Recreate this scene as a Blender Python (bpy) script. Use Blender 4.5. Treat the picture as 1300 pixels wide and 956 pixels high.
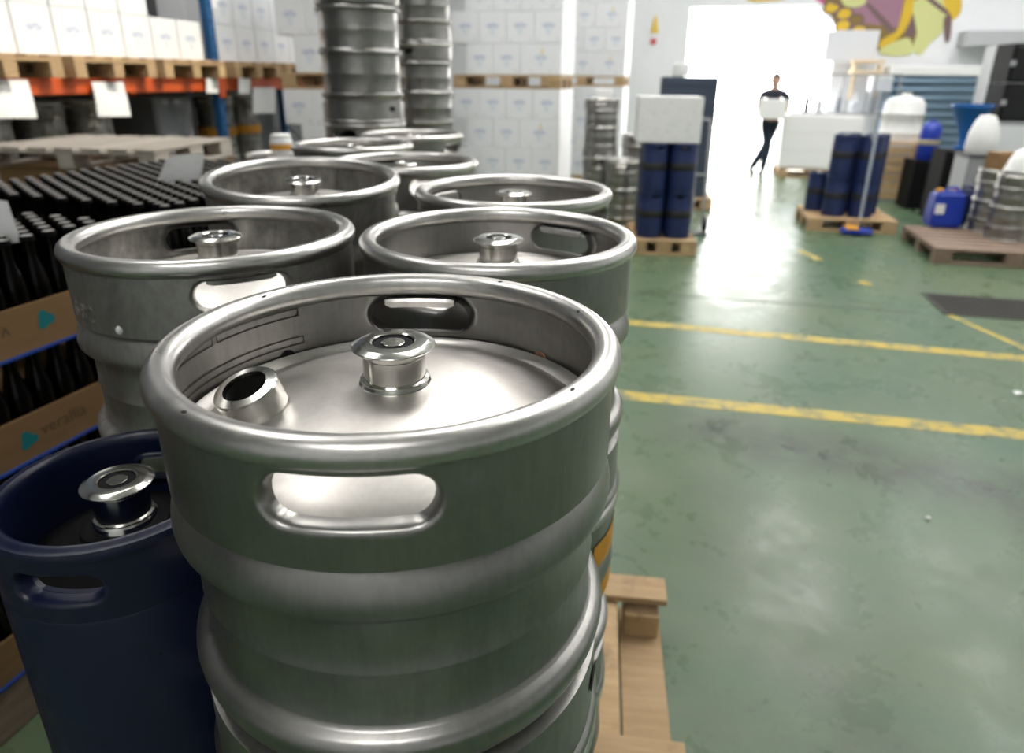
import bpy, bmesh, math, random
from mathutils import Vector, Matrix
random.seed(7)
R_ = math.radians
for o in list(bpy.data.objects): bpy.data.objects.remove(o)
scene = bpy.context.scene
col = scene.collection

# ------------------------------------------------------------------ camera
YAW = R_(13.5); PITCH = R_(21.2); ROLL = R_(0.5); F = 867.0; CAMZ = 1.55
cd = bpy.data.cameras.new('camera'); cam = bpy.data.objects.new('camera', cd); col.objects.link(cam)
cd.sensor_width = 36; cd.sensor_fit = 'HORIZONTAL'; cd.lens = F/1300*36; cd.shift_y = -44.5/1300
cd.clip_start = .02; cd.clip_end = 200
cd.dof.use_dof = True; cd.dof.focus_distance = .60; cd.dof.aperture_fstop = 5.0
RZ = Matrix.Rotation(YAW, 3, 'Z')
_rt = Vector((1,0,0)); _up = Vector((0,math.sin(PITCH),math.cos(PITCH))); _fw = Vector((0,math.cos(PITCH),-math.sin(PITCH)))
cr = RZ @ (_rt*math.cos(ROLL)+_up*math.sin(ROLL)); cu = RZ @ (_up*math.cos(ROLL)-_rt*math.sin(ROLL)); cf = RZ @ _fw
M = Matrix((cr, cu, -cf)).transposed().to_4x4(); M.translation = (0,0,CAMZ); cam.matrix_world = M
scene.camera = cam

# ------------------------------------------------------------------ world, lights, exposure
scene.view_settings.view_transform = 'Standard'; scene.view_settings.look = 'None'
scene.view_settings.gamma = 1; scene.view_settings.exposure = 0.12; scene.view_settings.use_curve_mapping = False
w = bpy.data.worlds.new('world'); scene.world = w; w.use_nodes = True
w.node_tree.nodes['Background'].inputs[0].default_value = (1.0,.985,.96,1)
w.node_tree.nodes['Background'].inputs[1].default_value = 12.0
def area(name, loc, rot, sx, sy, power, color=(1,1,1), portal=False):
    l = bpy.data.lights.new(name, 'AREA'); l.shape = 'RECTANGLE'; l.size = sx; l.size_y = sy; l.energy = power; l.color = color
    if portal: l.cycles.is_portal = True
    o = bpy.data.objects.new(name, l); col.objects.link(o); o.location = loc; o.rotation_euler = rot
    return o
WALL_Y = 14.0; DX0, DX1, DZ = -.10, 2.42, 2.74
area('door_portal', ((DX0+DX1)/2, WALL_Y-.02, DZ/2), (R_(90),0,R_(180)), DX1-DX0, DZ, 1, portal=True)
CEIL = 6.0
area('sunhole_portal', (-.8,5.1,CEIL-.01), (0,0,0), 1.4, 3.4, 1, portal=True)
FILL_STRENGTH = 11.0
# unseen glowing panels added to brighten the room: x, y, length x, length y
FILL_PANELS = [(-.3,-2.4,2.4,1.1), (-3.0,2.2,.8,2.6), (1.8,4.0,1.0,3.0), (4.6,6.2,1.0,4.6), (-1.6,10.2,1.0,4.0), (2.2,9.6,1.0,4.4), (5.0,11.0,1.0,3.6)]
SUNHOLE = (-1.5,-.1,3.4,6.8)
sun = bpy.data.lights.new('sun','SUN'); sun.energy = 2.4; sun.color = (1,.9,.72); sun.angle = R_(.6)
so = bpy.data.objects.new('sun', sun); col.objects.link(so)
SUN_DIR = Vector((-.62,-.12,-.78)).normalized()
so.rotation_euler = SUN_DIR.to_track_quat('-Z','Y').to_euler(); so.location = (3,3,9)

# ------------------------------------------------------------------ coordinates
def C(x, y, z=0.0):                       # camera-aligned ground coordinates -> world
    v = RZ @ Vector((x, y, 0)); return Vector((v.x, v.y, z))
def AZ(deg): return YAW - R_(deg)         # clockwise azimuth from the view axis -> world rotation
def ray(px, py):
    return (cf + cr*((px-650)/F) - cu*((py-433.5)/F))
def onz(px, py, z=0.0):
    d = ray(px,py); t = (z-CAMZ)/d.z; return Vector((d.x*t, d.y*t, z))
def ony(px, py, y):
    d = ray(px,py); t = y/d.y; return Vector((d.x*t, y, CAMZ+d.z*t))
def onx(px, py, x):
    d = ray(px,py); t = x/d.x; return Vector((x, d.y*t, CAMZ+d.z*t))
def on_d(px, py, yc):                     # at depth yc straight ahead of the camera
    d = ray(px,py); h = d.dot(RZ @ Vector((0,1,0))); t = yc/h; return Vector((d.x*t, d.y*t, CAMZ+d.z*t))

# ------------------------------------------------------------------ materials
MATS = {}
def mat(name, color=(.8,.8,.8), rough=.5, metal=0.0, **kw):
    if name in MATS: return MATS[name]
    m = bpy.data.materials.new(name); m.use_nodes = True
    b = m.node_tree.nodes['Principled BSDF']
    b.inputs['Base Color'].default_value = (*color,1); b.inputs['Roughness'].default_value = rough; b.inputs['Metallic'].default_value = metal
    for k,v in kw.items(): b.inputs[k].default_value = v
    MATS[name] = m
    return m
class NT:
    def __init__(s, m): s.t = m.node_tree; s.n = s.t.nodes; s.b = s.n['Principled BSDF']
    def new(s, kind, **kw):
        n = s.n.new(kind)
        for k,v in kw.items():
            if isinstance(k,str) and k in n.inputs: n.inputs[k].default_value = v
            else: setattr(n,k,v)
        return n
    def l(s, a, b): s.t.links.new(a,b)
    def coord(s, out='Object', scale=(1,1,1), rot=(0,0,0), loc=(0,0,0)):
        tc = s.new('ShaderNodeTexCoord'); mp = s.new('ShaderNodeMapping')
        mp.inputs['Scale'].default_value = scale; mp.inputs['Rotation'].default_value = rot; mp.inputs['Location'].default_value = loc
        s.l(tc.outputs[out], mp.inputs['Vector']); return mp.outputs[0]
    def noise(s, vec, scale=5, detail=4, rough=.55, dist=0):
        n = s.new('ShaderNodeTexNoise'); n.inputs['Scale'].default_value = scale; n.inputs['Detail'].default_value = detail
        n.inputs['Roughness'].default_value = rough; n.inputs['Distortion'].default_value = dist
        if vec is not None: s.l(vec, n.inputs['Vector'])
        return n.outputs['Fac']
    def ramp(s, fac, stops):
        r = s.new('ShaderNodeValToRGB'); e = r.color_ramp.elements
        while len(e) < len(stops): e.new(.5)
        for i,(p,c) in enumerate(stops):
            e[i].position = p; e[i].color = (c,c,c,1) if isinstance(c,(int,float)) else (*c,1)
        s.l(fac, r.inputs[0]); return r.outputs[0]
    def mix(s, fac, a, b, blend='MIX'):
        m = s.new('ShaderNodeMix'); m.data_type = 'RGBA'; m.blend_type = blend
        for sock,v in ((m.inputs[0],fac),(m.inputs[6],a),(m.inputs[7],b)):
            if hasattr(v,'is_output'): s.l(v,sock)
            elif isinstance(v,(int,float)): sock.default_value = v if sock.type=='VALUE' else (v,v,v,1)
            else: sock.default_value = (*v,1)
        return m.outputs[2]
    def math(s, op, a, b=0.0, c=None):
        m = s.new('ShaderNodeMath'); m.operation = op
        for i,v in enumerate((a,b) if c is None else (a,b,c)):
            if hasattr(v,'is_output'): s.l(v,m.inputs[i])
            else: m.inputs[i].default_value = v
        return m.outputs[0]
    def bump(s, h, strength=.1, dist=.01):
        b = s.new('ShaderNodeBump'); b.inputs['Strength'].default_value = strength; b.inputs['Distance'].default_value = dist
        s.l(h,b.inputs['Height']); s.l(b.outputs[0], s.b.inputs['Normal'])

def steel(name, lo, hi, r0, r1, dirt=0.0, aniso=0.0, bump=.04, dirtcol=(.06,.055,.045)):
    m = mat(name, hi, .3, 1.0); t = NT(m)
    big = t.noise(t.coord(scale=(1,1,1)), 9, 5, .6, .4)
    fine = t.noise(t.coord(scale=(60,60,6)), 3, 4, .6)
    mixn = t.math('ADD', t.math('MULTIPLY',big,.7), t.math('MULTIPLY',fine,.3))
    c = t.mix(t.ramp(mixn,[(.3,0.),(.7,1.)]), lo, hi)
    rr = t.ramp(t.noise(t.coord(scale=(1,1,.5),loc=(3,1,2)),14,5,.65), [(.3,r0),(.75,r1)])
    if dirt:
        d = t.ramp(t.noise(t.coord(scale=(1,1,.45),loc=(7,2,5)),16,9,.72,.5), [(.5-dirt*.10,0.),(.72-dirt*.06,min(1,dirt*.8))])
        c = t.mix(d, c, dirtcol)
        met = t.math('SUBTRACT',1.0,t.math('MULTIPLY',d,.6)); t.l(met,t.b.inputs['Metallic'])
        rr = t.math('ADD', rr, t.math('MULTIPLY',d,.3))
    t.l(c,t.b.inputs['Base Color']); t.l(rr,t.b.inputs['Roughness'])
    t.b.inputs['Anisotropic'].default_value = aniso
    t.bump(t.math('ADD',big,t.math('MULTIPLY',fine,.25)), bump, .004)
    return m
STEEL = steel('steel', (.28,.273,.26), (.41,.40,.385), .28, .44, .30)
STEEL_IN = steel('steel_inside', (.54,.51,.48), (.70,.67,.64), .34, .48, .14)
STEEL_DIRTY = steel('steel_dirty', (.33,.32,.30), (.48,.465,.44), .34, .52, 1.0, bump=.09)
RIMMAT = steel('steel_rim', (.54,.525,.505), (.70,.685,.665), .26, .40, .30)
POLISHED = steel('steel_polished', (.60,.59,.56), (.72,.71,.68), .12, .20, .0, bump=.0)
BLACK = mat('black_rubber_and_shade', (.006,.006,.007), .7, **{'Specular IOR Level':.15})
HOLE = mat('dark_opening', (.004,.004,.004), .9)
NAVY = mat('navy_jacket', (.006,.012,.05), .38)
t = NT(NAVY); t.l(t.ramp(t.noise(t.coord(),16,6,.65),[(.3,.26),(.8,.55)]), t.b.inputs['Roughness'])
t.l(t.mix(t.ramp(t.noise(t.coord(scale=(1,1,.4),loc=(4,4,1)),30,6,.7),[(.62,0.),(.8,.5)]),(.0028,.006,.030),(.016,.022,.045)), t.b.inputs['Base Color'])
NAVY2 = mat('royal_navy', (.008,.020,.085), .45)
ROYAL = mat('royal_blue_plastic', (.012,.04,.36), .35)
def wood(name, a, b, dark):
    m = mat(name, a, .75); t = NT(m)
    oi = t.new('ShaderNodeObjectInfo')
    va = t.new('ShaderNodeVectorMath'); va.operation='ADD'
    t.l(t.coord(), va.inputs[0]); t.l(oi.outputs['Location'], va.inputs[1])
    mp = t.new('ShaderNodeMapping'); mp.inputs['Scale'].default_value=(3,30,30); t.l(va.outputs[0],mp.inputs[0])
    g = t.noise(mp.outputs[0], 1.6, 6, .65, .6)
    c = t.mix(t.ramp(g,[(.3,0.),(.75,1.)]), a, b)
    st = t.ramp(t.noise(va.outputs[0], 7, 5, .7, .3), [(.55,0.),(.78,.85)])
    c = t.mix(st, c, dark)
    c = t.mix(t.math('MULTIPLY',oi.outputs['Random'],.35), c, dark)
    t.l(c,t.b.inputs['Base Color']); t.bump(g,.25,.004)
    return m
WOOD = wood('pallet_wood', (.46,.30,.15), (.62,.44,.25), (.16,.10,.055))
WOOD_GREY = wood('weathered_wood', (.42,.37,.31), (.56,.51,.45), (.22,.18,.14))
WOOD_DARK = wood('dark_pallet_wood', (.22,.15,.11), (.34,.25,.19), (.09,.06,.045))
CARD = mat('cardboard', (.36,.21,.09), .8); t = NT(CARD)
t.l(t.mix(t.noise(t.coord(scale=(1,1,6)),12,5,.6),(.18,.10,.04),(.26,.15,.062)), t.b.inputs['Base Color'])
TEAL = mat('teal_print', (.0,.17,.19), .7)
BROWNPRINT = mat('brown_print', (.10,.055,.025), .8)
BLUEPAD = mat('blue_layer_pad', (.012,.05,.26), .45)
GLASS = mat('dark_bottle_glass', (.002,.0015,.0015), .12, **{'IOR':1.3})
CAP = mat('black_cap_sheen', (.27,.255,.245), .5)  # grey tone paints the sheen light leaves on black cap tops
CAPSIDE = mat('cap_skirt', (.004,.004,.004), .8, **{'Specular IOR Level':.08})
PAPER = mat('white_paper', (.80,.80,.80), .8); t = NT(PAPER)
t.l(t.mix(t.ramp(t.noise(t.coord(scale=(8,8,40)),2.2,3,.7),[(.58,0.),(.66,.5)]),(.82,.82,.82),(.42,.43,.46)), t.b.inputs['Base Color'])
ORANGE = mat('rack_orange', (.62,.10,.022), .45)
RACKBLUE = mat('rack_blue', (.012,.09,.24), .45)
WHITE = mat('white_plastic', (.82,.82,.81), .5)
GREYDARK = mat('dark_grey_metal', (.06,.062,.066), .5)
GREYMID = mat('mid_grey_metal', (.30,.31,.32), .45)
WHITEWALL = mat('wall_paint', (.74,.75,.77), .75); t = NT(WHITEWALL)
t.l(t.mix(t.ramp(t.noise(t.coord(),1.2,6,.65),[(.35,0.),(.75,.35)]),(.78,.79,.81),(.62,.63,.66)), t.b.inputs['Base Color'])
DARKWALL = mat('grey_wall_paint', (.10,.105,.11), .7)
YELLOWTAPE = mat('orange_label', (.70,.32,.03), .6)
BLACKBAND = mat('black_band', (.015,.015,.018), .5)

def carton_mat(name, gold):
    m = mat(name, (.80,.81,.83), .6); t = NT(m)
    tc = t.new('ShaderNodeTexCoord'); sx = t.new('ShaderNodeSeparateXYZ'); t.l(tc.outputs['Object'], sx.inputs[0])
    def ell(cx, cz, rx, rz):
        a = t.math('DIVIDE', t.math('SUBTRACT',sx.outputs[0],cx), rx); b = t.math('DIVIDE', t.math('SUBTRACT',sx.outputs[2],cz), rz)
        d = t.math('ADD', t.math('MULTIPLY',a,a), t.math('MULTIPLY',b,b))
        return t.ramp(d,[(.3,1.),(1.,0.)])
    nz = t.ramp(t.noise(t.coord(scale=(1,1,2)),38,3,.6),[(.38,.15),(.6,1.)])
    c = t.mix(.0,(.80,.81,.83),(.8,.8,.8))
    for e,colr,k in ((ell(0,.175,.085,.03),(.30,.38,.58),.8),(ell(0,.115,.035,.045),(.40,.55,.70),.5),
                     (ell(-.11,.035,.02,.02),(.35,.36,.45),.45),(ell(.11,.035,.02,.02),(.35,.36,.45),.45)):
        c = t.mix(t.math('MULTIPLY',t.math('MULTIPLY',e,nz),k), c, colr)
    if gold: c = t.mix(t.math('MULTIPLY',ell(.012,.235,.018,.04),.75), c, (.72,.55,.16))
    t.l(c,t.b.inputs['Base Color']); return m
CARTON = carton_mat('printed_carton', False); CARTON_G = carton_mat('printed_carton_gold', True)

# floor paint
FLOOR = mat('green_floor', (.2,.3,.2), .35); t = NT(FLOOR)
oc = t.coord()
g1 = t.noise(oc, .55, 6, .62, .5); g2 = t.noise(t.coord(loc=(5,3,0)), 2.6, 7, .7, .8); g3 = t.noise(t.coord(loc=(1,9,0)), 14, 6, .75)
c = t.mix(t.ramp(g1,[(.33,0.),(.68,1.)]), (.066,.128,.080), (.108,.148,.076))
c = t.mix(t.ramp(g2,[(.45,0.),(.75,.45)]), c, (.14,.16,.11))
c = t.mix(t.ramp(g3,[(.57,0.),(.74,.6)]), c, (.055,.066,.05))
# a curved dark tyre mark and a fainter one
def streak(cx, cy, ang, width, wob, length, seedloc):
    v = t.coord(loc=(0,0,0)); 
    sx = t.new('ShaderNodeSeparateXYZ'); t.l(v,sx.inputs[0])
    ca,sa = math.cos(ang),math.sin(ang)
    X = t.math('SUBTRACT',sx.outputs[0],cx); Y = t.math('SUBTRACT',sx.outputs[1],cy)
    u = t.math('ADD',t.math('MULTIPLY',X,ca),t.math('MULTIPLY',Y,sa))
    p = t.math('SUBTRACT',t.math('MULTIPLY',Y,ca),t.math('MULTIPLY',X,sa))
    wv = t.math('MULTIPLY',t.math('SUBTRACT',t.noise(t.coord(loc=seedloc),1.3,3,.5),.5),wob)
    d = t.math('ABSOLUTE',t.math('ADD',p,wv))
    k = t.ramp(t.math('DIVIDE',d,width),[(.0,1.),(1.,0.)])
    e = t.ramp(t.math('DIVIDE',t.math('ABSOLUTE',u),length),[(.7,1.),(1.,0.)])
    br = t.ramp(t.noise(t.coord(loc=seedloc),6,6,.75),[(.34,0.),(.55,1.)])
    return t.math('MULTIPLY',t.math('MULTIPLY',k,e),br)
pa = onz(900,540); pb = onz(1300,640); ang = math.atan2(pb.y-pa.y,pb.x-pa.x); mid=(pa+pb)/2
c = t.mix(t.math('MULTIPLY',streak(mid.x,mid.y,ang,.24,.7,(pb-pa).length*.75,(2,2,0)),.85), c, (.035,.042,.034))
pa2 = onz(1000,800); c = t.mix(t.math('MULTIPLY',streak(pa2.x,pa2.y,R_(100),.30,.6,1.2,(8,2,0)),.4), c, (.055,.066,.05))
t.l(c,t.b.inputs['Base Color'])
t.l(t.ramp(t.noise(t.coord(loc=(3,3,0)),3.5,7,.7,.4),[(.3,.20),(.72,.42)]), t.b.inputs['Roughness'])
t.b.inputs['Specular IOR Level'].default_value = .42
t.bump(t.noise(t.coord(),22,5,.6),.06,.004)
LINE = mat('worn_yellow_paint', (.58,.44,.06), .5); t = NT(LINE)
a = t.ramp(t.noise(t.coord(out='Object'),9,7,.75,.3),[(.40,0.),(.52,1.)])
t.l(t.mix(a,(.15,.17,.095),(.46,.34,.045)), t.b.inputs['Base Color'])

# ------------------------------------------------------------------ mesh helpers
def finish(bm, name, smooth=True, angle=40):
    bmesh.ops.recalc_face_normals(bm, faces=bm.faces[:])
    me = bpy.data.meshes.new(name); bm.to_mesh(me); bm.free()
    if smooth:
        for p in me.polygons: p.use_smooth = True
        me.set_sharp_from_angle(angle=R_(angle))
    return me
def add(name, me, m=None, parent=None, loc=(0,0,0), rot=(0,0,0), scale=None, **props):
    o = bpy.data.objects.new(name, me); col.objects.link(o)
    if m is not None and me is not None:
        if not me.materials: me.materials.append(m)
        elif me.materials[0] is not m:
            o.material_slots[0].link = 'OBJECT'; o.material_slots[0].material = m
    o.parent = parent; o.location = loc; o.rotation_euler = rot
    if scale: o.scale = scale
    for k,v in props.items(): o[k] = v
    return o
def thing(name, label, cat, loc, rotz=0, group=None, rot=None):
    o = bpy.data.objects.new(name, None); col.objects.link(o); o.empty_display_size = .05
    o.location = loc; o.rotation_euler = rot if rot else (0,0,rotz)
    o['label'] = label; o['category'] = cat
    if group: o['group'] = group
    return o
def box_into(bm, x0,x1,y0,y1,z0,z1, mx=None):
    vs = [bm.verts.new(v) for v in ((x0,y0,z0),(x1,y0,z0),(x1,y1,z0),(x0,y1,z0),(x0,y0,z1),(x1,y0,z1),(x1,y1,z1),(x0,y1,z1))]
    if mx is not None:
        for v in vs: v.co = mx @ v.co
    for f in ((0,1,2,3),(4,7,6,5),(0,4,5,1),(1,5,6,2),(2,6,7,3),(3,7,4,0)): bm.faces.new([vs[i] for i in f])
    return vs
BOXC = {}
def boxme(dx,dy,dz,bev=.003,base=False):
    k = (round(dx,4),round(dy,4),round(dz,4),bev,base)
    if k in BOXC: return BOXC[k]
    bm = bmesh.new(); z0,z1 = (0,dz) if base else (-dz/2,dz/2)
    box_into(bm,-dx/2,dx/2,-dy/2,dy/2,z0,z1)
    if bev: bmesh.ops.bevel(bm, geom=bm.edges[:], offset=bev, segments=1, affect='EDGES')
    BOXC[k] = me = finish(bm,'box',False); return me
MATBOX = {}
def boxm(dx,dy,dz,m,bev=.003,base=False):   # box mesh per material so copies share data
    k = (round(dx,4),round(dy,4),round(dz,4),bev,base,m.name)
    if k not in MATBOX:
        me = boxme(dx,dy,dz,bev,base).copy(); me.materials.append(m); MATBOX[k] = me
    return MATBOX[k]
def lathe(bm, prof, n=64, close=False, cap0=False, cap1=False, mx=None):
    rings = []
    for r,z in prof:
        if r < 1e-6:
            v = bm.verts.new((0,0,z)); rings.append([v]); continue
        rings.append([bm.verts.new((r*math.cos(2*math.pi*i/n), r*math.sin(2*math.pi*i/n), z)) for i in range(n)])
    pairs = list(zip(rings[:-1],rings[1:]))
    if close: pairs.append((rings[-1],rings[0]))
    for a,b in pairs:
        for i in range(n):
            j = (i+1)%n
            if len(a)==1 and len(b)==1: continue
            if len(a)==1: bm.faces.new((a[0],b[j],b[i]))
            elif len(b)==1: bm.faces.new((a[i],a[j],b[0]))
            else: bm.faces.new((a[i],a[j],b[j],b[i]))
    if cap0: bm.faces.new(rings[0][::-1])
    if cap1: bm.faces.new(rings[-1])
    if mx is not None:
        for rg in rings:
            for v in rg: v.co = mx @ v.co
def lathe_me(prof, n=64, name='lathe', m=None, angle=40, **kw):
    bm = bmesh.new(); lathe(bm, prof, n, **kw); me = finish(bm,name,True,angle)
    if m: me.materials.append(m)
    return me
def torus_prof(rm, t, zc, n=14): return [(rm+t*math.cos(2*math.pi*i/n), zc+t*math.sin(2*math.pi*i/n)) for i in range(n)]
def tube(bm, pts, r, n=8, caps=True):
    pts = [Vector(p) for p in pts]; rings = []
    rs = r if isinstance(r,(list,tuple)) else [r]*len(pts)
    for i,p in enumerate(pts):
        d = (pts[min(i+1,len(pts)-1)]-pts[max(i-1,0)]).normalized()
        a = d.orthogonal().normalized() if i == 0 else (a - d*a.dot(d)).normalized()
        b = d.cross(a)
        rings.append([bm.verts.new(p+(a*math.cos(2*math.pi*k/n)+b*math.sin(2*math.pi*k/n))*rs[i]) for k in range(n)])
    for A,B in zip(rings[:-1],rings[1:]):
        for k in range(n): bm.faces.new((A[k],A[(k+1)%n],B[(k+1)%n],B[k]))
    if caps: bm.faces.new(rings[0][::-1]); bm.faces.new(rings[-1])
def tube_me(pts, r, m=None, n=8):
    bm = bmesh.new(); tube(bm,pts,r,n); me = finish(bm,'tube')
    if m: me.materials.append(m)
    return me

def collar_me(R, zt, zb, hz, hl, hr, N=128, rows=10, half=9, lip=.014, holes=(-math.pi/2, math.pi/2), rbot=None):
    """cylindrical sheet with slotted hand holes whose edges roll inwards"""
    bm = bmesh.new(); grid = {}
    def rad(z): return R if rbot is None else R+(rbot-R)*((zt-z)/(zt-zb))
    def P(th, z, dr=0.0): return Vector(((rad(z)+dr)*math.cos(th),(rad(z)+dr)*math.sin(th),z))
    zs = [zt+(zb-zt)*j/rows for j in range(rows+1)]
    centers = [round(h/(2*math.pi)*N)%N for h in holes]
    def inpatch(i):
        return any(((i-c+N//2)%N-N//2) in range(-half,half) for c in centers)
    for i in range(N):
        for j in range(rows+1): grid[i,j] = bm.verts.new(P(2*math.pi*i/N, zs[j]))
    for i in range(N):
        if inpatch(i): continue
        for j in range(rows): bm.faces.new((grid[i,j],grid[(i+1)%N,j],grid[(i+1)%N,j+1],grid[i,j+1]))
    for c in centers:
        th0 = 2*math.pi*c/N
        per = [(c+k,0) for k in range(-half,half)] + [(c+half,j) for j in range(rows)] + [(c-k,rows) for k in range(-half,half)] + [(c-half,rows-j) for j in range(rows)]
        loops = [[grid[i%N,j] for i,j in per]]
        hole = []
        for i,j in per:
            u = (2*math.pi*i/N-th0)*R; v = zs[j]-hz
            L = math.hypot(u,v); du,dv = u/L,v/L
            # ray to stadium boundary (half length hl, radius hr)
            s = hl-hr; lo,hi = 0,hl*1.5
            for _ in range(40):
                md = (lo+hi)/2; x,y = du*md,dv*md
                q = math.hypot(max(abs(x)-s,0),y)
                if q < hr: lo = md
                else: hi = md
            x,y = du*lo,dv*lo; ax = max(-s,min(s,x)); n = Vector((x-ax,y)).normalized() if hr>0 else Vector((0,0))
            hole.append((x,y,n,u,v))
        for f in (.45,.8):
            loops.append([bm.verts.new(P(th0+(u+(x-u)*f)/R, hz+v+(y-v)*f)) for x,y,n,u,v in hole])
        for off,dr in ((.0025,0),(.0008,-.0006),(-.0008,-.003),(-.002,-.007),(-.0022,-lip)):
            loops.append([bm.verts.new(P(th0+(x+n.x*off)/R, hz+y+n.y*off, dr)) for x,y,n,u,v in hole])
        for A,B in zip(loops[:-1],loops[1:]):
            m = len(A)
            for k in range(m): bm.faces.new((A[k],A[(k+1)%m],B[(k+1)%m],B[k]))
    return finish(bm,'collar',True,50)

# ------------------------------------------------------------------ kegs
def barrel_prof(R, H, rings, seam=.099):
    k = 1.0 if H < .5 else .62
    b = R-.017
    p = [(R-.020, H-seam+.006),(R-.0145,H-seam+.001)]
    def ring(zc, up=True):
        q = [(.0010,.0235),(.0042,.0205),(.0076,.0155),(.0104,.0095),(.0126,.0030),(.0140,-.0035),(.0145,-.0090),(.0138,-.0135),(.0115,-.0172),(.0078,-.0198),(.0036,-.0216),(.0010,-.0232)]
        if not up: q = [(d,-z) for d,z in reversed(q)]
        return [(b+d,zc+z*k) for d,z in q]
    zs = sorted(rings, reverse=True)
    for i,zc in enumerate(zs):
        p += ring(zc, i < (len(zs)+1)//2)
        if i < len(zs)-1:
            zm = (zc+zs[i+1])/2
            p += [(b-.0004,zc-.0250),(b,zm+.004),(b+.0012,zm+.0012),(b+.0012,zm-.0012),(b,zm-.004),(b-.0004,zs[i+1]+.0255)]
    zl = zs[-1]
    p += [(b+.0005,zl-.0245),(b-.002,zl-.0252),(b-.003,seam-.006+.0),(R-.007,seam-.008)]
    p = [q for q in p if q[1] > seam-.0085]
    p += [(R-.0065,seam-.012),(R-.006,.016),(R-.003,.013),(R-.0005,.009),(R-.001,.004),(R-.006,.0),(R-.012,.001),(R-.016,.006),(R-.013,.014),(R-.011,.03),(R-.012,seam-.01),(R-.03,seam-.005),(R-.09,seam-.03),(0,seam-.045)]
    return p
def dome_prof(R,H,edge=.087,top=.046):
    p = [(R-.0095,H-edge+.010),(R-.013,H-edge+.004),(R-.020,H-edge+.0006)]
    for k in range(10):
        r = (R-.028)*(1-k/9.0)
        p.append((max(r,0),H-top-(edge-top)*(r/(R-.012))**2.2))
    return p
def valve_me(zb, zt, fr=.0365, nr=.0272):
    return lathe_me([(nr+.006,zb-.004),(nr+.0045,zb+.001),(nr+.003,zb+.003),(nr+.003,zb+.0045),(nr,zb+.0055),(nr,zt-.0125),(nr-.001,zt-.012),(nr-.001,zt-.0112),(nr+.001,zt-.0108),(nr+.001,zt-.0072),(fr-.003,zt-.0058),(fr-.0008,zt-.0048),(fr,zt-.0036),(fr-.0006,zt-.0028),(fr-.006,zt-.0004),(fr-.0075,zt),(.0195,zt),(.0182,zt-.0008),(.0178,zt-.008),(.010,zt-.009)],64,'valve',POLISHED,angle=18)
def keg_kit(R, H, rings, valve_top=.009):
    k = {}
    k['barrel'] = lathe_me(barrel_prof(R,H,rings),96,'barrel')
    k['collar'] = collar_me(R-.006,H-.014,H-.0995,H-.0475,.0615,.0205)
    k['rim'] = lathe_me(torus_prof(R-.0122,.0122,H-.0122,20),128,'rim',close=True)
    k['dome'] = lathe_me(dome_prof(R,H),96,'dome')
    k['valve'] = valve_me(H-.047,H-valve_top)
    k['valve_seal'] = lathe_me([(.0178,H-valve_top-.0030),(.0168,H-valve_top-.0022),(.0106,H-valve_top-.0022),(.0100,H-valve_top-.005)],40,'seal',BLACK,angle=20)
    k['valve_plug'] = lathe_me([(.0102,H-valve_top-.006),(.0102,H-valve_top-.0014),(.0096,H-valve_top-.0010),(0,H-valve_top-.0010)],32,'plug',POLISHED,angle=20)
    g = bmesh.new()     # rolled grip inside the top edge of each hand hole
    k['H'] = H; k['R'] = R
    s = -.040; ra = R-.0075; zt = H-.0275
    for th0 in (-math.pi/2,):
        ring = []
        for i in range(13):
            th = th0+(-.042+.084*i/12)/ra
            q = []
            for dr,dz in ((0,0),(-.013,.001),(-.0155,-.002),(-.0155,-.0085),(-.012,-.0095),(0,-.006)):
                e = .6 if i in (0,12) else 1
                q.append(g.verts.new(((ra+dr)*math.cos(th),(ra+dr)*math.sin(th),zt+dz*e)))
            ring.append(q)
        for A,B in zip(ring[:-1],ring[1:]):
            for a in range(6): g.faces.new((A[a],A[(a+1)%6],B[(a+1)%6],B[a]))
        g.faces.new(ring[0]); g.faces.new(ring[-1][::-1])
    k['hand_grip'] = finish(g,'grip',True,35)
    return k
KIT30 = keg_kit(.197,.40,(.276,.124))
KIT50 = keg_kit(.193,.60,(.482,.305,.118))
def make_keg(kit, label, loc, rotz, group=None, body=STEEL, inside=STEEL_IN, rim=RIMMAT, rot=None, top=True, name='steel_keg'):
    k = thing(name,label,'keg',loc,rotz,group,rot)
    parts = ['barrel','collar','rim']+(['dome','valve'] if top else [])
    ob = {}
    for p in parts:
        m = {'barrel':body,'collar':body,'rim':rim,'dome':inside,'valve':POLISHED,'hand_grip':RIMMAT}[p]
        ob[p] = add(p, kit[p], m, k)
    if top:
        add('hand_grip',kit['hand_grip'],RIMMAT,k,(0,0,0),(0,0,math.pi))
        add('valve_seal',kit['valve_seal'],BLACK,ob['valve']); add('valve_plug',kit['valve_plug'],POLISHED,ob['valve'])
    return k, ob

# ------------------------------------------------------------------ pallets
def pallet(label, loc, rotz, L=1.2, W=.8, m=WOOD, n=5, group=None, name='wooden_pallet'):
    """length along local x; base at z=0, top at .144"""
    p = thing(name,label,'pallet',loc,rotz,group)
    bw = .10 if W < .9 else .12
    for i in range(n):
        y = -W/2+bw/2+(W-bw)*i/(n-1); add('deck_board',boxm(L,bw,.022,m),None,p,(0,y,.133))
    for x in (-L/2+.0725,0,L/2-.0725):
        add('stringer_board',boxm(.145,W,.022,m),None,p,(x,0,.111))
        for y in (-W/2+.05,0,W/2-.05): add('block',boxm(.145,.10,.078,m),None,p,(x,y,.061))
    for y in (-W/2+.05,0,W/2-.05): add('base_board',boxm(L,.10,.022,m),None,p,(0,y,.011))
    return p

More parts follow.
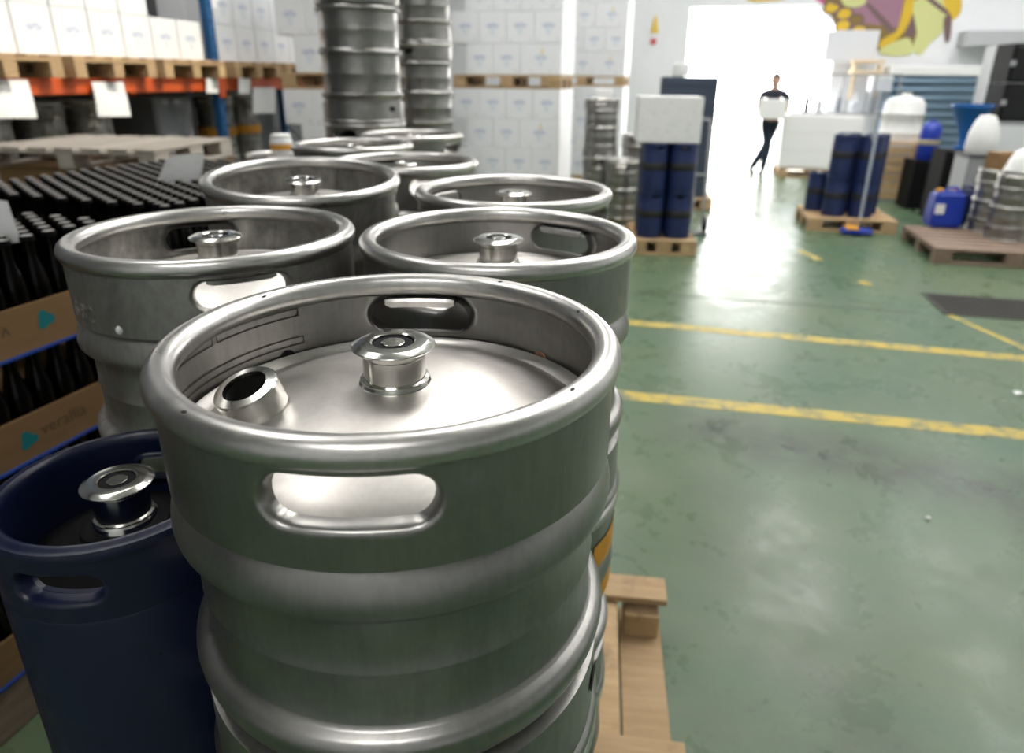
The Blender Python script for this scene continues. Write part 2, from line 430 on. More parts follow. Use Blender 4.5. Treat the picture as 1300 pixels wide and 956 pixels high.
# ================================================================== SETTING
def struct(name, me, m, loc=(0,0,0)):
    return add(name,me,m,None,loc,kind='structure')
def multi(boxes):
    bm = bmesh.new()
    for b in boxes: box_into(bm,*b)
    return finish(bm,'slab',False)
X0,X1,Y0 = -5.5,7.5,-4.5
floor = struct('floor', multi([(X0,X1,Y0,WALL_Y+.2,-.2,0)]), FLOOR)
struct('ground_outside', multi([(-14,16,WALL_Y+.2,40,-.25,-.02)]), mat('pale_concrete',(.62,.61,.58),.8))
bm = bmesh.new()
box_into(bm,X0,DX0,WALL_Y,WALL_Y+.2,0,CEIL); box_into(bm,DX1,X1,WALL_Y,WALL_Y+.2,0,CEIL); box_into(bm,DX0,DX1,WALL_Y,WALL_Y+.2,DZ,CEIL)
ch = [bm.verts.new(v) for v in ((DX1-.42,WALL_Y,DZ),(DX1,WALL_Y,DZ),(DX1,WALL_Y,DZ-.36),(DX1-.42,WALL_Y+.2,DZ),(DX1,WALL_Y+.2,DZ),(DX1,WALL_Y+.2,DZ-.36))]
for f in ((0,1,2),(5,4,3),(0,2,5,3),(0,3,4,1),(1,4,5,2)): bm.faces.new([ch[i] for i in f])
wb = struct('wall_back', finish(bm,'wall',False), WHITEWALL)
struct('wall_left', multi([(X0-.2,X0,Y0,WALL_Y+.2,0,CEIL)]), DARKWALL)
struct('wall_right', multi([(X1,X1+.2,Y0,WALL_Y+.2,0,CEIL)]), WHITEWALL)
struct('wall_front', multi([(X0-.2,X1+.2,Y0-.2,Y0,0,CEIL)]), WHITEWALL)
# ceiling with an opening added to let sun onto the rack, glowing panels elsewhere
struct('ceiling', multi([(X0-.2,SUNHOLE[0],Y0-.2,WALL_Y+.2,CEIL,CEIL+.15),(SUNHOLE[1],X1+.2,Y0-.2,WALL_Y+.2,CEIL,CEIL+.15),(SUNHOLE[0],SUNHOLE[1],Y0-.2,SUNHOLE[2],CEIL,CEIL+.15),(SUNHOLE[0],SUNHOLE[1],SUNHOLE[3],WALL_Y+.2,CEIL,CEIL+.15)]), mat('ceiling_paint',(.70,.70,.69),.8))
EMIT = bpy.data.materials.new('fill_panel_glow'); EMIT.use_nodes = True
nt = EMIT.node_tree; nt.nodes.remove(nt.nodes['Principled BSDF']); em = nt.nodes.new('ShaderNodeEmission')
em.inputs[0].default_value = (1,.985,.96,1); em.inputs[1].default_value = FILL_STRENGTH
nt.links.new(em.outputs[0], nt.nodes['Material Output'].inputs[0])
for i,(x,y,sx,sy) in enumerate(FILL_PANELS):
    t_ = struct('fill_panel_%d'%(i+1), multi([(x-sx/2,x+sx/2,y-sy/2,y+sy/2,CEIL-.04,CEIL-.02)]), EMIT)  # added light panel, out of view, brightens the hall
    fr = multi([(x-sx/2-.06,x-sx/2,y-sy/2-.06,y+sy/2+.06,CEIL-.08,CEIL),(x+sx/2,x+sx/2+.06,y-sy/2-.06,y+sy/2+.06,CEIL-.08,CEIL),(x-sx/2,x+sx/2,y-sy/2-.06,y-sy/2,CEIL-.08,CEIL),(x-sx/2,x+sx/2,y+sy/2,y+sy/2+.06,CEIL-.08,CEIL)])
    add('frame',fr,GREYMID,t_)

# floor paint lines, joint, drain, litter
def strip(name, pts, wd, m, z=.0012):
    bm = bmesh.new(); L = []
    for i,p in enumerate(pts):
        d = (pts[min(i+1,len(pts)-1)]-pts[max(i-1,0)]); n = Vector((-d.y,d.x,0)).normalized()*wd/2
        L.append((bm.verts.new((p.x+n.x,p.y+n.y,z)),bm.verts.new((p.x-n.x,p.y-n.y,z))))
    for a,b in zip(L[:-1],L[1:]): bm.faces.new((a[0],a[1],b[1],b[0]))
    return add(name,finish(bm,'strip',False),m,floor)
def ext(a,b,k0,k1): return [a+(b-a)*k0, a+(b-a)*k1]
strip('painted_line', ext(onz(805,503),onz(1300,552),-.6,1.5), .11, LINE)
strip('painted_line', ext(onz(805,410),onz(1300,455),-.4,1.5), .105, LINE)
strip('painted_line', ext(onz(1015,318),onz(1040,330),0,1.0), .075, LINE)
strip('painted_line', ext(onz(1092,357),onz(1104,362),0,1), .08, LINE)
strip('painted_line', ext(onz(1205,400),onz(1300,442),0,1.3), .05, LINE)
strip('floor_joint', ext(onz(800,371),onz(1165,397),-.3,1), .022, mat('joint_dirt',(.03,.036,.028),.8), .0008)

GR = onz(1168,373); GR2 = onz(1204,399)
gx0 = (GR.x+GR2.x)/2; gy1 = GR.y; gy0 = GR2.y
g = thing('drain_grate','dark steel drain grate set in the green floor','grate',(gx0+.7,(gy0+gy1)/2,0))
gw = gy1-gy0; fm = mat('grate_steel',(.05,.045,.04),.55,.6)
add('pit',boxm(1.4,gw,.003,HOLE,0),None,g,(0,0,.0020))
for y in (-gw/2,gw/2): add('frame_bar',boxm(1.44,.02,.008,fm,0),None,g,(0,y,.004))
for x in (-.7,.7): add('frame_bar',boxm(.02,gw,.008,fm,0),None,g,(x,0,.004))
for i in range(34): add('slat',boxm(.018,gw,.006,fm,0),None,g,(-.68+i*.04,0,.0045))
def scrap(px,py,s,label,name):
    p = onz(px,py); bm = bmesh.new()
    vs = [bm.verts.new((s*math.cos(a)*r,s*math.sin(a)*r,.002+h)) for a,r,h in ((0,1,.004),(1,.7,.01),(2,.9,.003),(3.2,.8,.012),(4.1,1,.002),(5.3,.75,.008))]
    c0 = bm.verts.new((0,0,.014)); c1 = bm.verts.new((0,0,0))
    for i in range(6): bm.faces.new((vs[i],vs[(i+1)%6],c0)); bm.faces.new((vs[(i+1)%6],vs[i],c1))
    o = add(name,finish(bm,'scrap',False),PAPER,None,p,label=label,category='litter')
scrap(1291,500,.03,'crumpled white paper scrap on green floor beyond the yellow line','paper_scrap')
scrap(1177,659,.012,'tiny white chip on the green floor before the tyre mark','plastic_chip')

# ================================================================== NEAR KEG PALLET
AX = 7.0
corner = C(.467,1.665)                           # far right corner of the pallet
rz = AZ(AX)
ux = Vector((math.cos(rz),math.sin(rz),0)); uy = Vector((-math.sin(rz),math.cos(rz),0))
pc = corner - ux*.5 - uy*.6
p = thing('wooden_pallet','worn wooden pallet carrying the near stack of steel kegs','pallet',pc,rz)
for y in (-.55,0,.55): add('cross_board',boxm(1.0,.10,.022,WOOD),None,p,(0,y,.133))
for x in (-.44,-.27,-.10,.07,.20,.315): add('deck_board',boxm(.085,1.18,.022,WOOD),None,p,(x,-.005,.111))
for x in (-.43,0,.43):
    add('base_board',boxm(.12,1.2,.022,WOOD),None,p,(x,0,.011))
    for y in (-.54,0,.54): add('block',boxm(.10,.12,.078,WOOD),None,p,(x,y,.061))

RIMZ = 1.344
def stack30(x,y,az,labels,below,group=None,**kw):
    """three 30-litre kegs, the top one labelled on its own"""
    top,ob = make_keg(KIT30,labels,C(x,y,.944),AZ(az),group,**kw)
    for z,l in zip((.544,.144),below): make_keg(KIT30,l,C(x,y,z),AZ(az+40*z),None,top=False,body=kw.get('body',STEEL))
    return top,ob
# A : the keg in focus
kA,oA = stack30(-.1035,.554,0,'open-topped steel keg with side filler neck and chipped rim, foremost on the pallet',
  ('steel keg directly under the keg with the side filler neck','bottom steel keg below the keg with the side filler neck'))
H = .40
# filler neck
bm = bmesh.new()
fp = [(.0245,-.014),(.0245,.022),(.0252,.0225),(.0252,.0245),(.0272,.0250),(.0272,.0470),(.0262,.0486),(.0186,.0498),(.0180,.0470),(.0178,.012),(.0,.010)]
lathe(bm,fp,48); fn = finish(bm,'neck',True,18)
base = Vector((-.108,-.026,H-.082)); tip = Vector((-.119,-.040,H-.033)); q = (tip-base).to_track_quat('Z','Y')
fo = add('filler_neck',fn,POLISHED,kA,base); fo.rotation_euler = q.to_euler()
add('bore',lathe_me([(.0177,.0455),(.0176,.040),(.0174,.018),(0,.017)],32,'bore',HOLE),HOLE,fo)
o=add('pin_hole',lathe_me([(.0036,0),(.0034,.0004),(0,.0005)],16,'pin',HOLE),HOLE,oA['valve'],(-.010,.0265,H-.0092))
# inner pressed rectangles, drain holes, rim chips
def arcstrip(R,th0,th1,z0,z1,wd,m,n=24,name='pressed_line'):
    bm = bmesh.new()
    def quadstrip(pts):
        for a,b in zip(pts[:-1],pts[1:]): bm.faces.new((a[0],b[0],b[1],a[1]))
    for z in (z0,z1):
        quadstrip([(bm.verts.new((R*math.cos(th0+(th1-th0)*i/n),R*math.sin(th0+(th1-th0)*i/n),z+wd/2)),bm.verts.new((R*math.cos(th0+(th1-th0)*i/n),R*math.sin(th0+(th1-th0)*i/n),z-wd/2))) for i in range(n+1)])
    for th in (th0,th1):
        d = wd/R/2
        vs = [bm.verts.new((R*math.cos(a),R*math.sin(a),z)) for a,z in ((th-d,z0),(th+d,z0),(th+d,z1),(th-d,z1))]; bm.faces.new(vs)
    return finish(bm,name,False)
GROOVE = mat('pressed_groove',(.10,.085,.07),.5,.7)
for z0,z1,a0,a1 in ((H-.028,H-.036,132,162),(H-.060,H-.068,131,186),(H-.028,H-.036,164,186)):
    add('pressed_line',arcstrip(.1900,R_(a0),R_(a1),z0,z1,.0012,GROOVE),GROOVE,oA['collar'])
dh = lathe_me([(.0085,0),(.008,.0006),(0,.0008)],20,'drain',HOLE)
for a,mm in ((137,HOLE),(45,mat('coppery_stain',(.35,.19,.12),.5,.5))):
    o = add('drain_hole',dh,mm,oA['collar'],(.1898*math.cos(R_(a)),.1898*math.sin(R_(a)),H-.080)); o.rotation_euler = (R_(90),0,R_(a)-math.pi/2)
ck = bmesh.new(); bmesh.ops.create_icosphere(ck,subdivisions=1,radius=.0028); ckm = finish(ck,'chip')
rimA = oA['rim']
for a,du,dz in ((145,-.006,0),(52,.004,0),(21,-.006,0),(-38,.001,0),(234,.004,0),(60,-.003,0)):
    rr = .1848+du
    zz = H-.0122+math.sqrt(max(0,.0122**2-(rr-.1848)**2))-.0006
    o = add('rim_chip',ckm,mat('rim_chip',(.02,.014,.01),.8),rimA,(rr*math.cos(R_(a)),rr*math.sin(R_(a)),zz),scale=(1.4,.8,.35)); o.rotation_euler=(0,0,R_(a*3))
# weld nick at the collar foot, bottom drain slot
o = add('drain_slot',lathe_me([(.016,0),(.0155,.0006),(0,.0008)],20,'slot',HOLE),HOLE,oA['barrel'],(.1915*math.cos(R_(-14)),.1915*math.sin(R_(-14)),.058),scale=(1,.8,1)); o.rotation_euler=(R_(90),0,R_(-14)+math.pi/2)
o = add('weld_gap',ckm,HOLE,oA['barrel'],(.184*math.cos(R_(-40)),.184*math.sin(R_(-40)),H-.100),scale=(2.2,1.5,1.2))

kB,oB = stack30(-.021,.970,35,'clean steel keg behind the keg with the filler neck, hand hole at its back',
  ('steel keg with two orange stickers, second tier behind the foremost stack','lowest steel keg of the clean steel stack behind the foremost keg'))
kBm = [o for o in bpy.data.objects if o.get('label','').startswith('steel keg with two orange')][0]
for z0,z1 in ((.30,.345),(.225,.27)):
    bm = bmesh.new(); n=10; L=[]
    for i in range(n+1):
        th = R_(-40+60*i/n)-kBm.rotation_euler.z+YAW; L.append((bm.verts.new((.1925*math.cos(th),.1925*math.sin(th),z0)),bm.verts.new((.1925*math.cos(th),.1925*math.sin(th),z1))))
    for a,b in zip(L[:-1],L[1:]): bm.faces.new((a[0],b[0],b[1],a[1]))
    add('sticker',finish(bm,'sticker'),YELLOWTAPE,kBm)
kC,oC = stack30(.000,1.388,-58,'steel keg with a low valve, last of the straight right-hand row on the pallet',
  ('second-tier steel keg at the far pallet end','bottom steel keg at the far pallet end'))
bm = bmesh.new(); bm2=None
kD,oD = stack30(-.429,.972,149,'stained dark steel keg with raised number 682 beside the bottle trays',
  ('stained steel keg under the one numbered 682','bottom stained keg under the one numbered 682'),body=STEEL_DIRTY)
# E leans on the keg below
eE = C(-.443,1.457,.962)
kE,oE = make_keg(KIT30,'stained leaning steel keg behind the keg numbered 682',eE,0,None,body=STEEL_DIRTY)
tilt = Matrix.Rotation(R_(4.8),3,Vector(C(1,.35,0)).normalized())
kE.rotation_euler = (tilt @ Matrix.Rotation(AZ(75),3,'Z')).to_euler()
for z,l in ((.544,'steel keg carrying the leaning stained keg'),(.144,'bottom steel keg under the leaning stained keg')):
    make_keg(KIT30,l,C(-.43,1.44,z),AZ(10),None,top=False)
# raised number on D
def arc_text(txt, R, th0, z, size, depth, m, parent, name='raised_number', inside=False):
    cu_ = bpy.data.curves.new('txt','FONT'); cu_.body = txt; cu_.size = size; cu_.space_character = 1.35; cu_.extrude = depth; cu_.resolution_u = 3
    ob = bpy.data.objects.new('txt',cu_); col.objects.link(ob)
    dg = bpy.context.evaluated_depsgraph_get(); dg.update()
    me = bpy.data.meshes.new_from_object(ob.evaluated_get(dg)); bpy.data.objects.remove(ob)
    me.materials.clear()
    for v in me.vertices:
        x,y,d = v.co
        if R is not None:
            th = th0+x/R; r = R+d; v.co = (r*math.cos(th),r*math.sin(th),z+y)
    return add(name,me,m,parent)
fw_loc = lambda k: -math.pi/2 - (k.rotation_euler.z-YAW)
arc_text('682', .1912, fw_loc(kD)-R_(45), .4-.086, .029, .0013, RIMMAT, oD['collar'])
sp = bmesh.new(); bmesh.ops.create_icosphere(sp,subdivisions=2,radius=.008); spm = finish(sp,'splash')
th = fw_loc(kD)-R_(17); add('foam_splash',spm,WHITE,oD['collar'],(.1895*math.cos(th),.1895*math.sin(th),.4-.090),scale=(.7,.7,.8))

# next pallet of kegs behind
pB = pallet('wooden pallet under the second group of steel kegs',C(-.34,2.41),AZ(AX)+math.pi/2,1.2,.74)
def stackN(kit,x,y,az,n,label,group,z0=.144,toponly=True,**kw):
    for i in range(n):
        topk = i == n-1
        make_keg(kit,label[0] if topk else label[1],C(x,y,z0+i*kit['H']),AZ(az+i*50),group if not topk else None,top=topk,**kw)
stackN(KIT30,-.29,1.86,50,3,('steel keg with worn lettering just past the low-valve keg','steel keg in the lower tiers below the second group of kegs'),'lower kegs of the second group')
stackN(KIT30,-.53,2.33,-20,3,('steel keg on the second pallet below the left keg column','steel keg in the lower tiers below the second group of kegs'),'lower kegs of the second group')
stackN(KIT30,-.395,2.76,15,3,('steel keg on the second pallet under the tall keg columns, seen edge-on','steel keg in the lower tiers below the second group of kegs'),'lower kegs of the second group')
# columns
pC = pallet('wooden pallet under the wider keg column',C(-.68,3.50),AZ(AX),.56,.6,n=4)
CY = C(-.712,3.42)
for i,l in enumerate(('lowest tall keg of the wider keg column','second tall keg of the wider keg column','tall steel keg with a black slot at its foot, wider column','uppermost tall steel keg of the wider column')):
    k,o = make_keg(KIT50,l,C(-.712,3.42,.144+.6*i),AZ(20*i),None,top=(i==3))
    if i==2:
        th = fw_loc(k)+R_(55)
        s = add('drain_slot',lathe_me([(.019,0),(.0185,.0006),(0,.0008)],20,'slot',HOLE),HOLE,o['barrel'],(.1875*math.cos(th),.1875*math.sin(th),.062),scale=(1,.65,1)); s.rotation_euler=(R_(90),0,th+math.pi/2)
pD = pallet('wooden pallet under the slimmer distant keg column',C(-.58,4.85),AZ(AX),1.0,.8)
zz = .144
for kit,l in ((KIT50,'lowest keg of the distant keg column'),(KIT30,'short second keg of the distant column'),(KIT50,'tall third keg of the distant column'),(KIT50,'top keg of the distant column beside white cartons')):
    make_keg(kit,l,C(-.595,4.8,zz),AZ(30),None,top=(zz>1.5)); zz += kit['H']

# small banded tub on a keg behind E
pE = pallet('small wooden pallet under the keg carrying a white tub',C(-1.28,3.92),AZ(AX),.5,.5,n=4)
make_keg(KIT50,'tall keg under the short keg with a tub on it',C(-1.28,3.9,.144),AZ(0),None,top=False)
make_keg(KIT30,'short keg topped by a white tub behind the leaning keg',C(-1.28,3.9,.744),AZ(30),None,body=STEEL_DIRTY)
tb = thing('plastic_tub','small white tub with orange band behind the leaning keg','tub',C(-1.28,3.9,1.136))
add('shell',lathe_me([(0,0),(.052,0),(.056,.004),(.060,.075),(.054,.08),(.052,.105),(.046,.11),(0,.11)],32,'tub',WHITE),WHITE,tb)
add('band',lathe_me([(.0590,.03),(.0605,.031),(.0615,.058),(.060,.059)],32,'band',YELLOWTAPE),YELLOWTAPE,tb)

# ================================================================== BLUE KEG
def blue_kit(R,H):
    k={}
    k['jacket'] = lathe_me([(R-.030,0),(R-.008,0),(R-.001,.006),(R,.02),(R,H-.085),(R-.001,H-.082)],64,'jacket')
    k['collar'] = collar_me(R-.001,H-.012,H-.085,H-.045,.046,.017,N=96,rows=8,half=10,lip=.016)
    k['rim'] = lathe_me([(R-.004,H-.016),(R+.001,H-.013),(R+.002,H-.008),(R,H-.003),(R-.005,H-.0025),(R-.007,H-.0005),(R-.011,H),(R-.014,H-.002),(R-.016,H-.008),(R-.0165,H-.025),(R-.014,H-.03)],96,'rim')
    k['inner_wall'] = collar_me(R-.0165,H-.012,H-.085,H-.045,.046,.017,N=96,rows=8,half=11,lip=.001)
    k['dome'] = lathe_me([(R-.016,H-.082),(R-.022,H-.080),(.055,H-.058),(.046,H-.056),(.044,H-.050),(.040,H-.048),(.03,H-.048),(0,H-.048)],64,'dome')
    k['valve'] = valve_me(H-.044,H+.002)
    k['valve_seal'] = lathe_me([(.0178,H-.001),(.0168,H-.0002),(.0106,H-.0002),(.0100,H-.003)],40,'seal',BLACK,angle=20)
    k['valve_plug'] = lathe_me([(.0102,H-.004),(.0102,H+.0006),(.0096,H+.0010),(0,H+.0010)],32,'plug',POLISHED,angle=20)
    k['band'] = lathe_me([(R,H*.44),(R+.0015,H*.445),(R+.0015,H*.60),(R,H*.605)],48,'band',BLACKBAND)
    k['H']=H; k['R']=R
    return k
BK = blue_kit(.121,.50); BKF = blue_kit(.118,.43)
def blue_keg(kit,label,loc,rz,group=None,m=NAVY,band=False,full=True):
    k = thing('blue_keg',label,'keg',loc,rz,group)
    add('jacket',kit['jacket'],m,k); add('collar',kit['collar'],m,k); add('rim',kit['rim'],m,k)
    add('dome',kit['dome'],BLACK,k)  # steel dome coloured black for the shade inside the keg top
    if full:
        add('inner_wall',kit['inner_wall'],m,k)
        v = add('valve',kit['valve'],POLISHED,k); add('valve_seal',kit['valve_seal'],BLACK,v); add('valve_plug',kit['valve_plug'],POLISHED,v)
    if band: add('band',kit['band'],BLACKBAND,k)
    return k
bx,by = -.421,.626
blue_keg(BK,'dark blue jacketed keg with steel valve beside the foremost steel keg',C(bx,by,.644),AZ(2),None)
blue_keg(BK,'dark blue keg beneath the foremost dark blue keg',C(bx,by,.144),AZ(20),None,full=False)

# ================================================================== BOTTLE PALLETS
BAZ = 18.0; brz = AZ(BAZ)
bo = C(-1.484,.482)                               # foot point of the aisle face, local y runs along the face
bX = Vector((math.cos(brz),math.sin(brz),0)); bY = Vector((-math.sin(brz),math.cos(brz),0))
def BL(x,y,z): v = bo+bX*x+bY*y; return Vector((v.x,v.y,z))
LAY = .26
bm = bmesh.new()
BP = [(0,.002),(.024,.0),(.0265,.004),(.0265,.135),(.0255,.150),(.020,.172),(.0145,.195),(.0132,.215),(.0136,.238),(.0136,.244)]
lathe(bm,BP,12); bottle_me = finish(bm,'bottle'); bottle_me.materials.append(GLASS)
bm = bmesh.new()
lathe(bm,[(.0158,.240),(.0165,.2405),(.0160,.244),(.0150,.2505),(.0135,.2525),(0,.2530)],14); cap_me = finish(bm,'cap'); cap_me.materials.append(CAP); cap_me.materials.append(CAPSIDE)
for p_ in cap_me.polygons: p_.material_index = 0 if p_.normal.z > .9 else 1  # tops take the painted sheen, sides stay black
def vis(p):
    d = p-Vector((0,0,CAMZ)); z = d.dot(cf)
    if z < .1: return None
    x = 650+F*d.dot(cr)/z; y = 433.5-F*d.dot(cu)/z
    return (x,y,d.length) if -25<x<1330 and -40<y<980 else None
cand = []; rest = []
def tray(y0,y1,z,label):
    L = y1-y0; Wd = 1.0; t_ = .006
    bm = bmesh.new()
    box_into(bm,-Wd,0,0,L,0,.006)
    for b in ((-t_,0,0,L),(-Wd,-Wd+t_,0,L),(-Wd,0,0,t_),(-Wd,0,L-t_,L)): box_into(bm,*b,.006,.11)
    o = thing('cardboard_tray',label,'tray',BL(0,y0,z),brz)
    add('tray_wall',finish(bm,'tray',False),CARD,o)
    add('layer_pad',boxm(Wd+.016,L+.016,.006,BLUEPAD,0),None,o,(-Wd/2,L/2,-.003))
    return o
def teal_drop(parent,y,z,s):
    bm = bmesh.new(); pts=[]
    for i in range(24):
        a = 2*math.pi*i/24; r = s*(1+.22*math.cos(3*a+.6)); pts.append(bm.verts.new((.0006,y+r*math.cos(a),z+r*math.sin(a))))
    bm.faces.new(pts); add('printed_drop',finish(bm,'drop',False),TEAL,parent)
def tray_text(parent,y,z,size,flip=False):
    cu_ = bpy.data.curves.new('txt','FONT'); cu_.body='verallia'; cu_.size=size; cu_.resolution_u=2
    ob = bpy.data.objects.new('txt',cu_); col.objects.link(ob)
    dg = bpy.context.evaluated_depsgraph_get(); dg.update()
    me = bpy.data.meshes.new_from_object(ob.evaluated_get(dg)); bpy.data.objects.remove(ob); me.materials.clear()
    wd = max(v.co.x for v in me.vertices)
    for v in me.vertices:
        x,yy,_ = v.co
        if flip: x,yy = wd-x, size*.7-yy
        v.co = (.0006,y+x,z+yy)
    add('printed_word',me,BROWNPRINT,parent)
for n,(y0,y1,nl,nm) in enumerate(((.20,1.42,4,'nearer bottle pallet'),(1.56,2.66,4,'farther bottle pallet'))):
    pallet('wooden pallet under the '+nm,BL(-.5,(y0+y1)/2,0),brz+math.pi/2,y1-y0,1.0,m=WOOD_DARK)
    for l in range(nl):
        z = .150+LAY*l
        tl = tray(y0,y1,z,('top','third','second','bottom')[nl-1-l if nl==4 else nl-l]+' cardboard tray on the '+nm if nl==4 else ('top','middle','bottom')[nl-1-l]+' cardboard tray on the '+nm)
        if n==0:
            if l==3: teal_drop(tl,1.115-y0+.02,.062,.021); tray_text(tl,.905-y0,.040,.05,True)
            else: teal_drop(tl,1.02-y0,.05,.021); tray_text(tl,1.055-y0,.045,.045)
        i = 0; x = -.034
        while x > -.97:
            y = y0+.036+(.029 if i%2 else 0)
            while y < y1-.034:
                p_ = BL(x,y,z+.007); v = vis(p_+Vector((0,0,.25)))
                top = l==nl-1; face = i < 2
                if v and (top or face) and n<2: cand.append((v[2]-(0 if top else .15),p_,n,top,i))
                elif v and top: rest.append(p_)
                elif top or i<1: rest.append(p_)
                y += .058
            x -= .050; i += 1
cand.sort(key=lambda q:q[0])
ORD=('outermost','second','third','fourth','fifth','sixth','seventh','eighth','ninth','tenth','eleventh','twelfth')+tuple('%dth'%q for q in range(13,30))
for d,p_,n,top,li in cand[:300]:
    lb = ('capped dark bottle, %s line from the keg aisle, %s of the %s bottle pallet'%(ORD[li],('top tray','lower trays')[0 if top else 1],('nearer','farther')[n]))
    o = thing('beer_bottle',lb,'bottle',p_,random.random()*6,'dark bottles in the %s trays, %s pallet, %s line'%(('top','lower')[0 if top else 1],('nearer','farther')[n],ORD[li]))
    add('glass',bottle_me,None,o); add('crown_cap',cap_me,None,o)
rest += [q[1] for q in cand[300:]]
def joined(me,pts,name,m,**props):
    vs=[(v.co.x,v.co.y,v.co.z) for v in me.vertices]; fs=[tuple(p.vertices) for p in me.polygons]
    V=[];Fc=[]
    for p_ in pts:
        b=len(V); V+=[(x+p_.x,y+p_.y,z+p_.z) for x,y,z in vs]; Fc+=[tuple(i+b for i in f) for f in fs]
    nm=bpy.data.meshes.new(name); nm.from_pydata(V,[],Fc)
    for p_ in nm.polygons: p_.use_smooth=True
    for m_ in me.materials: nm.materials.append(m_)
    mi_=[p_.material_index for p_ in me.polygons]*len(pts); nm.polygons.foreach_set('material_index',mi_)
    o=bpy.data.objects.new(name,nm); col.objects.link(o)
    for k,v in props.items(): o[k]=v
    return o
rb = joined(bottle_me,rest,'bottle_mass',GLASS,kind='stuff',label='closely packed dark bottles filling the rest of the trays',category='bottles')
rc = joined(cap_me,rest,'cap_mass',CAP,kind='stuff'); rc.parent = rb

# empty pallet on the third bottle pallet
for i in range(2): pallet(('lower','upper')[i]+' dark pallet under the tray stack by the rack',C(-2.50,4.50,.144*i),AZ(7)+math.pi/2,.86,1.06,m=WOOD_DARK)
for i in range(3):
    o=thing('cardboard_tray',('bottom','middle','top')[i]+' cardboard tray in the stack under the empty pallet','tray',C(-2.50,4.50,.294+.2445*i),AZ(7))
    add('tray_wall',boxm(1.04,.84,.238,CARD,.004,True),None,o); add('layer_pad',boxm(1.05,.85,.005,CARD,0,True),None,o,(0,0,.238))
ep=pallet('empty weathered wooden pallet lying on the tray stack by the rack',C(-2.53,4.46,1.029),AZ(7)+math.pi/2,.86,1.12,m=WOOD_GREY,n=7)
ep.scale.z=.83

def sheet(name,label,corners,m=PAPER,curl=.03,cat='paper',group=None):
    """bent sheet between four world points (bottom-left, bottom-right, top-right, top-left)"""
    a,b,c_,d = corners; n=8; bm=bmesh.new(); nrm=(b-a).cross(d-a).normalized(); ctr=(a+b+c_+d)/4
    G=[[None]*(n+1) for _ in range(n+1)]
    for i in range(n+1):
        for j in range(n+1):
            u,v=i/n,j/n; q=(a*(1-u)+b*u)*(1-v)+(d*(1-u)+c_*u)*v
            q=q+nrm*curl*(math.sin(u*3.0)*(1-v)+.4*math.sin(v*3.1+u))
            G[i][j]=bm.verts.new(q-ctr)
    for i in range(n):
        for j in range(n): bm.faces.new((G[i][j],G[i+1][j],G[i+1][j+1],G[i][j+1]))
    me=finish(bm,'sheet'); o=add(name,me,m,None,ctr,label=label,category=cat)
    if group: o['group']=group
    return o
def psheet(name,label,quad,yc,**kw): return sheet(name,label,[on_d(x,y,yc) for x,y in quad],**kw)
psheet('paper_sheet','creased white printed sheet standing on the bottle caps',((196,239),(255,232),(259,194),(214,198)),2.55,curl=.012)
psheet('paper_sheet','pale sheet lying over the caps of the nearer bottle pallet',((-30,312),(30,306),(8,256),(-30,250)),1.62,curl=.012)

# ================================================================== RACK along the left wall
RX=-4.3
uy0=onx(277,90,RX).y
def upright(y,label):
    o=thing('rack_upright',label,'rack',(RX,y,0))
    for dx,nm in ((0,'front'),(-1.0,'back')):
        pst=add('post',boxm(.08,.085,4.2,RACKBLUE,.006,True),None,o,(dx-.04,0,0))
        add('foot_plate',boxm(.13,.13,.012,RACKBLUE,0,True),None,pst)
        if dx==0:
            for i in range(26): add('slot',boxm(.003,.014,.028,HOLE,0),None,pst,(.0405,-.018 if i%2 else .018,.95+i*.07))
    for i,z in enumerate((.2,.9,1.6,2.3,3.0)):
        me=tube_me([(-.08,0,z),(-.98,0,z+.68)] if i%2==0 else [(-.98,0,z),(-.08,0,z+.68)],.018,GREYMID); add('brace',me,None,o)
    return o
for y,l in ((uy0,'blue perforated rack upright between the two orange bays'),(uy0-2.75,'blue rack upright at the near end of the rack'),(uy0+2.75,'blue rack upright behind the white carton stack')): upright(y,l)
BZ=1.46
for k,(ya,yb,nm) in enumerate(((uy0-2.75,uy0,'near bay'),(uy0,uy0+2.75,'far bay'))):
    for dx,s in ((.0,'front'),(-1.0,'back')):
        o=thing('rack_beam','orange steel %s beam of the rack, %s'%(s,nm),'beam',(RX-.03+dx,(ya+yb)/2,BZ))
        add('rail',boxm(.05,yb-ya-.09,.115,ORANGE,.008),None,o,(.012,0,.0))
        for sy in (-1,1): add('end_bracket',boxm(.012,.07,.20,ORANGE,.003),None,o,(.045,sy*((yb-ya)/2-.015),-.02))
    for j in range(3):
        y=ya+.48+j*.9
        pallet('wooden pallet lying on the orange rack beams, %s, %s'%(nm,('nearest end','middle','far end')[j]),(RX-.5+.03,y,BZ+.058),0,1.2,.8,group='pallets on the rack')
CW,CH,CD=.31,.32,.30
def carton_me(w_,m): return boxm(w_-.004,CD-.004,CH-.003,m,.004,True)
def carton(loc,rz,w_,label,group,gold=False):
    return add('carton',carton_me(w_,CARTON_G if gold else CARTON),None,None,loc,(0,0,rz),label=label,category='carton',group=group)
SHIFTB=0
for k,(ya,yb,nm) in enumerate(((uy0-2.75,uy0,'near bay'),(uy0,uy0+2.75,'far bay'))):
    for r in range(3):
        y=ya+.07
        while y+CW<yb-.05:
            for dd in range(2):
                if k==0 and r>0 and y>uy0-1.0: continue
                carton((RX-.02-CD/2-dd*CD,y+CW/2,BZ+.058+.145+r*CH),math.pi/2,CW,'white printed carton on the rack pallets, %s, %s row'%(nm,('bottom','second','third')[r]),'cartons on the rack, %s, row %d'%(nm,r))
            y+=CW+.008
